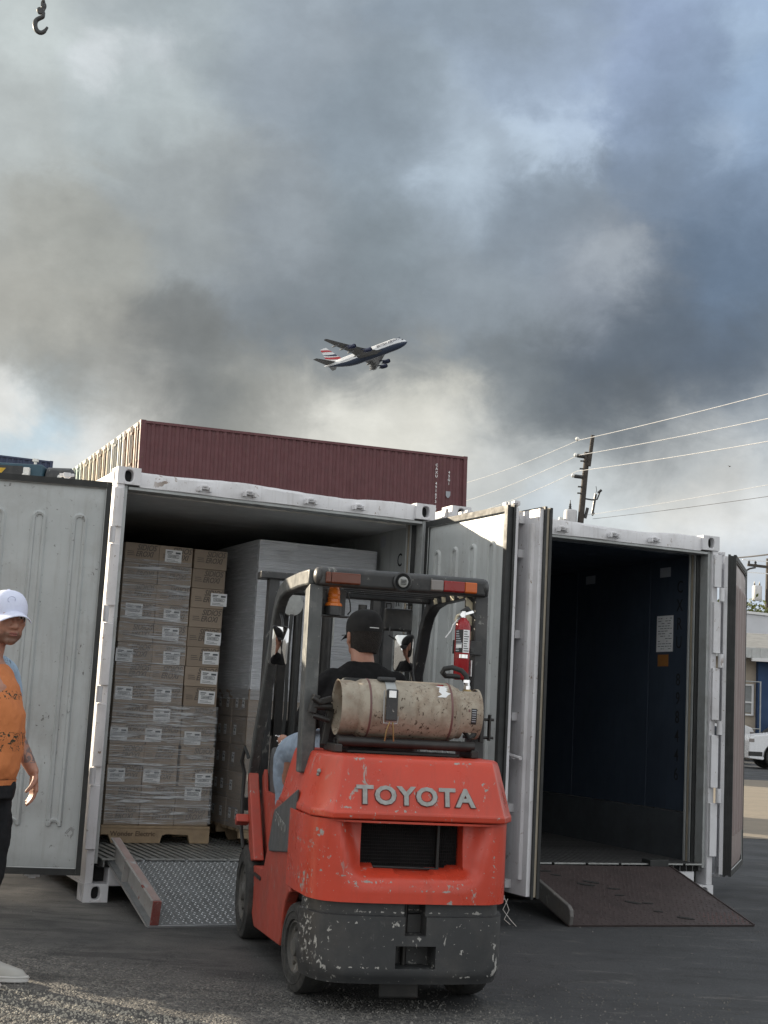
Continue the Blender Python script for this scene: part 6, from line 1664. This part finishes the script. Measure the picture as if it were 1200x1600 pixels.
suvp = [(-.08, .55), (-.06, 1.02), (.10, 1.18), (1.25, 1.34), (2.0, 1.92), (2.4, 1.98), (4.4, 1.96), (4.95, 1.30), (5.05, .9), (5.0, .5)]
vehicle('parked_suv', 'white parked SUV with black wheels at the right edge', 'car', (13.70, 50.5, 0), 0, 'car_white', 5, suvp, [(1.45, 1.36), (2.08, 1.82), (4.25, 1.82), (4.6, 1.36)], (.98, 3.95), .44, lamps=((-.07, .95, .18, .12, 'lens_clear', 'headlight'), (-.09, .45, .5, .16, 'car_trim', 'bumper')))
navp = [(-3.9, .5), (-3.95, .95), (-3.8, 1.05), (-3.1, 1.5), (-2.6, 1.62), (-1.3, 1.60), (-.4, 1.30), (.55, 1.14), (.62, .9), (.60, .5)]
vehicle('parked_car', 'dark navy parked car partly hidden by the open container door', 'car', (14.9, 57, 0), 0, 'car_navy', 4.6, navp, [(-3.2, 1.12), (-2.65, 1.50), (-1.35, 1.48), (-.6, 1.14)], (-2.95, -.25), .36, lamps=((.36, .82, .24, .14, 'lens_clear', 'headlight'), (.2, .6, .42, .03, 'chrome', 'bumper_trim'), (.2, .45, .42, .03, 'chrome', 'bumper_trim')))
vanp = [(-3.2, .5), (-3.25, 1.3), (-3.1, 2.2), (-2.8, 2.35), (.2, 2.30), (.75, 1.72), (1.45, 1.48), (1.62, 1.2), (1.6, .5)]
vehicle('parked_van', 'white parked van behind the dark navy car', 'van', (15.9, 63.9, 0), 0, 'car_white', 5, vanp, [(-1.2, 1.6), (-1.1, 2.12), (.12, 2.10), (.62, 1.68), (.60, 1.6)], (-2.3, .95), .36, lamps=((1.36, 1.1, .2, .2, 'lens_clear', 'headlight'),))
vehicle('parked_sedan', 'dark sedan behind the bonnet of the white SUV', 'car', (21.6, 62.2, 0), 0, 'car_black', 4.6, [(x*1.0, z*1.22) for x, z in navp], [(-3.2, 1.36), (-2.65, 1.82), (-1.35, 1.80), (-.6, 1.38)], (-2.95, -.25), .36)

# ---- low line of far buildings and scrub to the horizon
mb = MB(); rg = random.Random(77)
for k in range(60):
    x = -420 + k*17; w2 = rg.uniform(9, 17); mb.box((x, 330+rg.uniform(-10, 30), 0), (x+w2, 370, rg.uniform(3, 9)))
tag(mb.build('far_rooftops', 'hill_haze'), 'low grey rooftops along the far horizon', 'buildings', kind='stuff')

# ---- unseen pallet piles added beyond the left door to block the sun
proto_p = thing('wooden_pallet', 'empty wooden pallet in the stacks left of the open door', 'pallet', group='empty pallets stacked left of the door')
wooden_pallet(proto_p, 0, 1.02, 0, 1.0, 0)
first = True
for (x0, y0, n_) in ((-2.27, -.22, 19), (-2.40, .82, 14), (-2.36, 1.86, 12), (-2.37, 2.90, 11)):
    for k in range(n_):
        o = proto_p if first else copytree(proto_p)
        first = False
        o['label'] = '%s empty wooden pallet in the %s stack left of the open door' % (['lowest', 'second', 'third', 'fourth', 'fifth', 'sixth', 'seventh', 'eighth', 'ninth', 'tenth', 'eleventh', 'twelfth', 'thirteenth', 'fourteenth', 'fifteenth', 'sixteenth', 'seventeenth', 'eighteenth', 'nineteenth', 'twentieth'][k], {19: 'nearest', 14: 'second nearest', 12: 'third nearest', 11: 'farthest'}[n_])
        o.location = loc2w(OL, YL, (x0+.012*((k*7) % 3), y0+.010*((k*5) % 3), .003+k*.127)); o.rotation_euler = (0, 0, YL+.01*((k*3) % 5-2))

# ================================================================== AIRLINER
RM = Matrix(((0.8554495974615175, 0.4742537642593355, -0.2080609364794362), (-0.4468278136427828, 0.8790001884478261, 0.16644390545715734), (0.261822251075152, -0.049416958571639996, 0.9638501299722116)))
pl_ = thing('airliner', 'four engined white and navy double deck airliner climbing through the grey sky', 'aeroplane', (10.1, 1019.6, 280.6), 0)
pl_.rotation_euler = RM.to_euler()
mb = MB(); secs = [(0.2, .25, -1.6), (-1.2, 1.3, -1.3), (-3.2, 2.2, -.9), (-6, 3.0, -.4), (-10, 3.55, -.05), (-14, 3.6, 0), (-44, 3.6, 0), (-50, 3.4, .35), (-57, 2.7, 1.2), (-64, 1.7, 2.2), (-70, .75, 3.0), (-72.5, .25, 3.2)]
n = 26; RR = []
for x, r_, zc in secs:
    RR.append([mb.v((x, r_*1.08*math.cos(2*PI*k/n), zc + r_*1.30*math.sin(2*PI*k/n))) for k in range(n)])
for a, b in zip(RR, RR[1:]):
    for k in range(n): mb.f([a[k], a[(k+1) % n], b[(k+1) % n], b[k]])
mb.f(RR[0][::-1]); mb.f(RR[-1])
mb.build('fuselage', 'aircraft_white', pl_, smooth=True)
def foil(mb, secs):
    """secs: (leading x, y, z, chord, thickness)"""
    RR = []
    for x, y, z, c, t_ in secs:
        RR.append([mb.v((x, y, z)), mb.v((x-c*.3, y, z+t_*.6)), mb.v((x-c, y, z)), mb.v((x-c*.3, y, z-t_*.4))])
    for a, b in zip(RR, RR[1:]):
        for k in range(4): mb.f([a[k], a[(k+1) % 4], b[(k+1) % 4], b[k]])
    mb.f(RR[0][::-1]); mb.f(RR[-1])
for s in (-1, 1):
    mb = MB(); foil(mb, [(-18.5, s*2.0, -2.6, 21, 2.4), (-23.5, s*7, -2.2, 16.5, 1.9), (-30, s*15.5, -1.0, 10.6, 1.3), (-38.5, s*27.5, 1.6, 7.0, .7), (-46.5, s*38.9, 4.4, 3.2, .3), (-47.5, s*39.9, 4.6, 1.6, .2)])
    w_ = mb.build('wing', 'aircraft_grey', pl_)
    for yy, xx, zz in ((10.5, -38.5, -2.7), (17.5, -39.5, -1.5), (24, -42.5, -.1), (30, -45.5, 1.5)):
        mb = MB(); mb.ell((xx-.0, s*yy, zz), (3.3, .5, .7), 10, 8); mb.build('flap_fairing', 'aircraft_grey', w_, smooth=True)
    for yy, xx, zz in ((14.9, -24.5, -3.9), (25.7, -32.2, -1.9)):
        mb = MB(); mb.lathe([(1.25, 1.2), (1.62, .8), (1.72, 0), (1.70, -1.5), (1.45, -3.4), (1.0, -4.6), (.95, -4.4)], 22, axis='x', c=(xx, s*yy, zz), cap=False)
        mb.lathe([(.2, .3), (1.3, .4)], 22, axis='x', c=(xx, s*yy, zz), cap=True); mb.lathe([(.9, -3.9), (.5, -5.4), (.1, -6.2)], 18, axis='x', c=(xx, s*yy, zz))
        e = mb.build('engine', 'aircraft_navy', pl_, smooth=True)
        mb = MB(); mb.prism([(xx-.5, zz+1.5), (xx-7, zz+2.6), (xx-8, zz+2.2), (xx-4, zz+1.0)], 'y', s*yy-.25, s*yy+.25); mb.build('pylon', 'aircraft_navy', e)
    mb = MB(); foil(mb, [(-60.5, s*1.2, 3.0, 9.5, .9), (-70.5, s*15.1, 4.8, 3.2, .3)]); mb.build('tailplane', 'aircraft_grey', pl_)
mb = MB(); z0, z1 = 3.6, 18.2
def fx(z): t_ = (z-z0)/(z1-z0); return -55.5 - 13.2*t_, -68.8 - 5.0*t_
P = []
for j in range(13):
    z = z0+(z1-z0)*j/12; a, b = fx(z); P.append([(a, 0, z), (a*.66+b*.34, .42*(1-j/16), z), (b, 0, z), (a*.66+b*.34, -.42*(1-j/16), z)])
rr_ = [[mb.v(p) for p in row] for row in P]
for a, b in zip(rr_, rr_[1:]):
    for k in range(4): mb.f([a[k], a[(k+1) % 4], b[(k+1) % 4], b[k]])
mb.f(rr_[-1])
fin = mb.build('tail_fin', 'fin_white', pl_)
# sweeping bands across the fin, both faces
def band(mm, f0, f1):
    for s in (-1, 1):
        mb = MB(); rows = []
        for i in range(9):
            u = i/8
            za = z0+(z1-z0)*f0(u); zb = z0+(z1-z0)*f1(u)
            A = fx(za); B = fx(zb)
            rows.append([(A[0]*(1-u)+A[1]*u, s*.46, za), (B[0]*(1-u)+B[1]*u, s*.46, zb)])
        mb.grid(rows); mb.build('fin_band', mm, fin)
band('aircraft_red', lambda u: .60+.22*u**.6, lambda u: .74+.20*u**.6)
band('aircraft_navy', lambda u: .30+.32*u**1.3, lambda u: .44+.20*u**1.3)
band('aircraft_red', lambda u: .02+.36*u**1.2, lambda u: .22+.26*u**1.2)
text('airline_titles', 'BRITISH AIRWAYS', 2.6, 'aircraft_navy', pl_, (-13.5, -4.0, 1.6), (PI/2, 0, 0), .01, bold=.04)
mb = MB(); mb.box((-3.4, -2.0, .6), (-2.2, 2.0, 1.2)); mb.build('cockpit_glass', 'glass_dark', pl_)
mb = MB()
for z in (.2, 2.6):
    for k in range(60):
        for s in (-1, 1):
            mb.box((-10-k*.78, s*3.88-.02 if z < 1 else s*3.32-.02, z), (-9.7-k*.78, s*3.88+.02 if z < 1 else s*3.32+.02, z+.4))
tag(mb.build('cabin_window', 'glass_dark', pl_), kind='stuff')
# distant bird
bd = thing('bird', 'tiny dark bird gliding in the clouds at the right', 'bird', (29.76, 118, 23.95), .5)
mb = MB(); mb.ell((0, 0, 0), (.09, .24, .08), 8, 6); mb.poly([(0, .08, .02), (-.5, .0, .14), (0, -.1, .02)]); mb.poly([(0, .08, .02), (.5, .0, .14), (0, -.1, .02)]); mb.poly([(0, -.2, 0), (-.07, -.36, 0), (.07, -.36, 0)]); mb.build('body', 'guard_black', bd); bd.scale = (.55, .55, .55)

# ================================================================== LOOSE STONES
rg = random.Random(99)
mb = MB()
def stone(x, y, s_):
    V = []
    base = [(1, 0, 0), (.2, .95, 0), (-.8, .55, 0), (-.85, -.5, 0), (.25, -.9, 0)]
    a = rg.uniform(0, 6); c, q = math.cos(a), math.sin(a)
    low = [mb.v((x+s_*(px*c-py*q)*rg.uniform(.7, 1.2), y+s_*(px*q+py*c)*rg.uniform(.7, 1.2), 0)) for px, py, _ in base]
    hi = [mb.v((v.co.x*.4+x*.6, v.co.y*.4+y*.6, s_*rg.uniform(.6, 1.05))) for v in low]
    for k in range(5): mb.f([low[k], low[(k+1) % 5], hi[(k+1) % 5], hi[k]])
    mb.f(hi)
for k in range(16000):
    y = 5.55 + rg.random()**1.5*1.75; x = rg.uniform(-2.6, 1.9)
    lim = 6.95 - .42*x*1.0 + .25*math.sin(x*3.1)
    if y > lim - .25 and rg.random() > .25: continue
    mb.mi = 0 if rg.random() < .86 else 1
    stone(x, y, rg.uniform(.0025, .006) if rg.random() < .985 else rg.uniform(.007, .011))
for k in range(15000):
    y = 5.35 + rg.random()*1.45; x = rg.uniform(-2.5, .8)
    if y > 6.62 - .52*(x+1.58) - .05: continue
    mb.mi = 2 if rg.random() < .62 else 0  # paler stones only in the sunlit strip, its brightness put into their colour
    stone(x, y, rg.uniform(.004, .0085))
tag(mb.build('gravel', ['stone_grey', 'stone_pale', 'stone_sand']), 'loose gravel scattered over the near asphalt', 'gravel', kind='stuff')
mb = MB()
for k in range(700):
    x = rg.uniform(-3, 4); y = rg.uniform(7, 13); mb.mi = 0 if rg.random() < .7 else 1; stone(x, y, rg.uniform(.0025, .006))
tag(mb.build('grit', ['stone_grey', 'stone_pale']), 'fine grit scattered over the yard by the ramps', 'grit', kind='stuff')
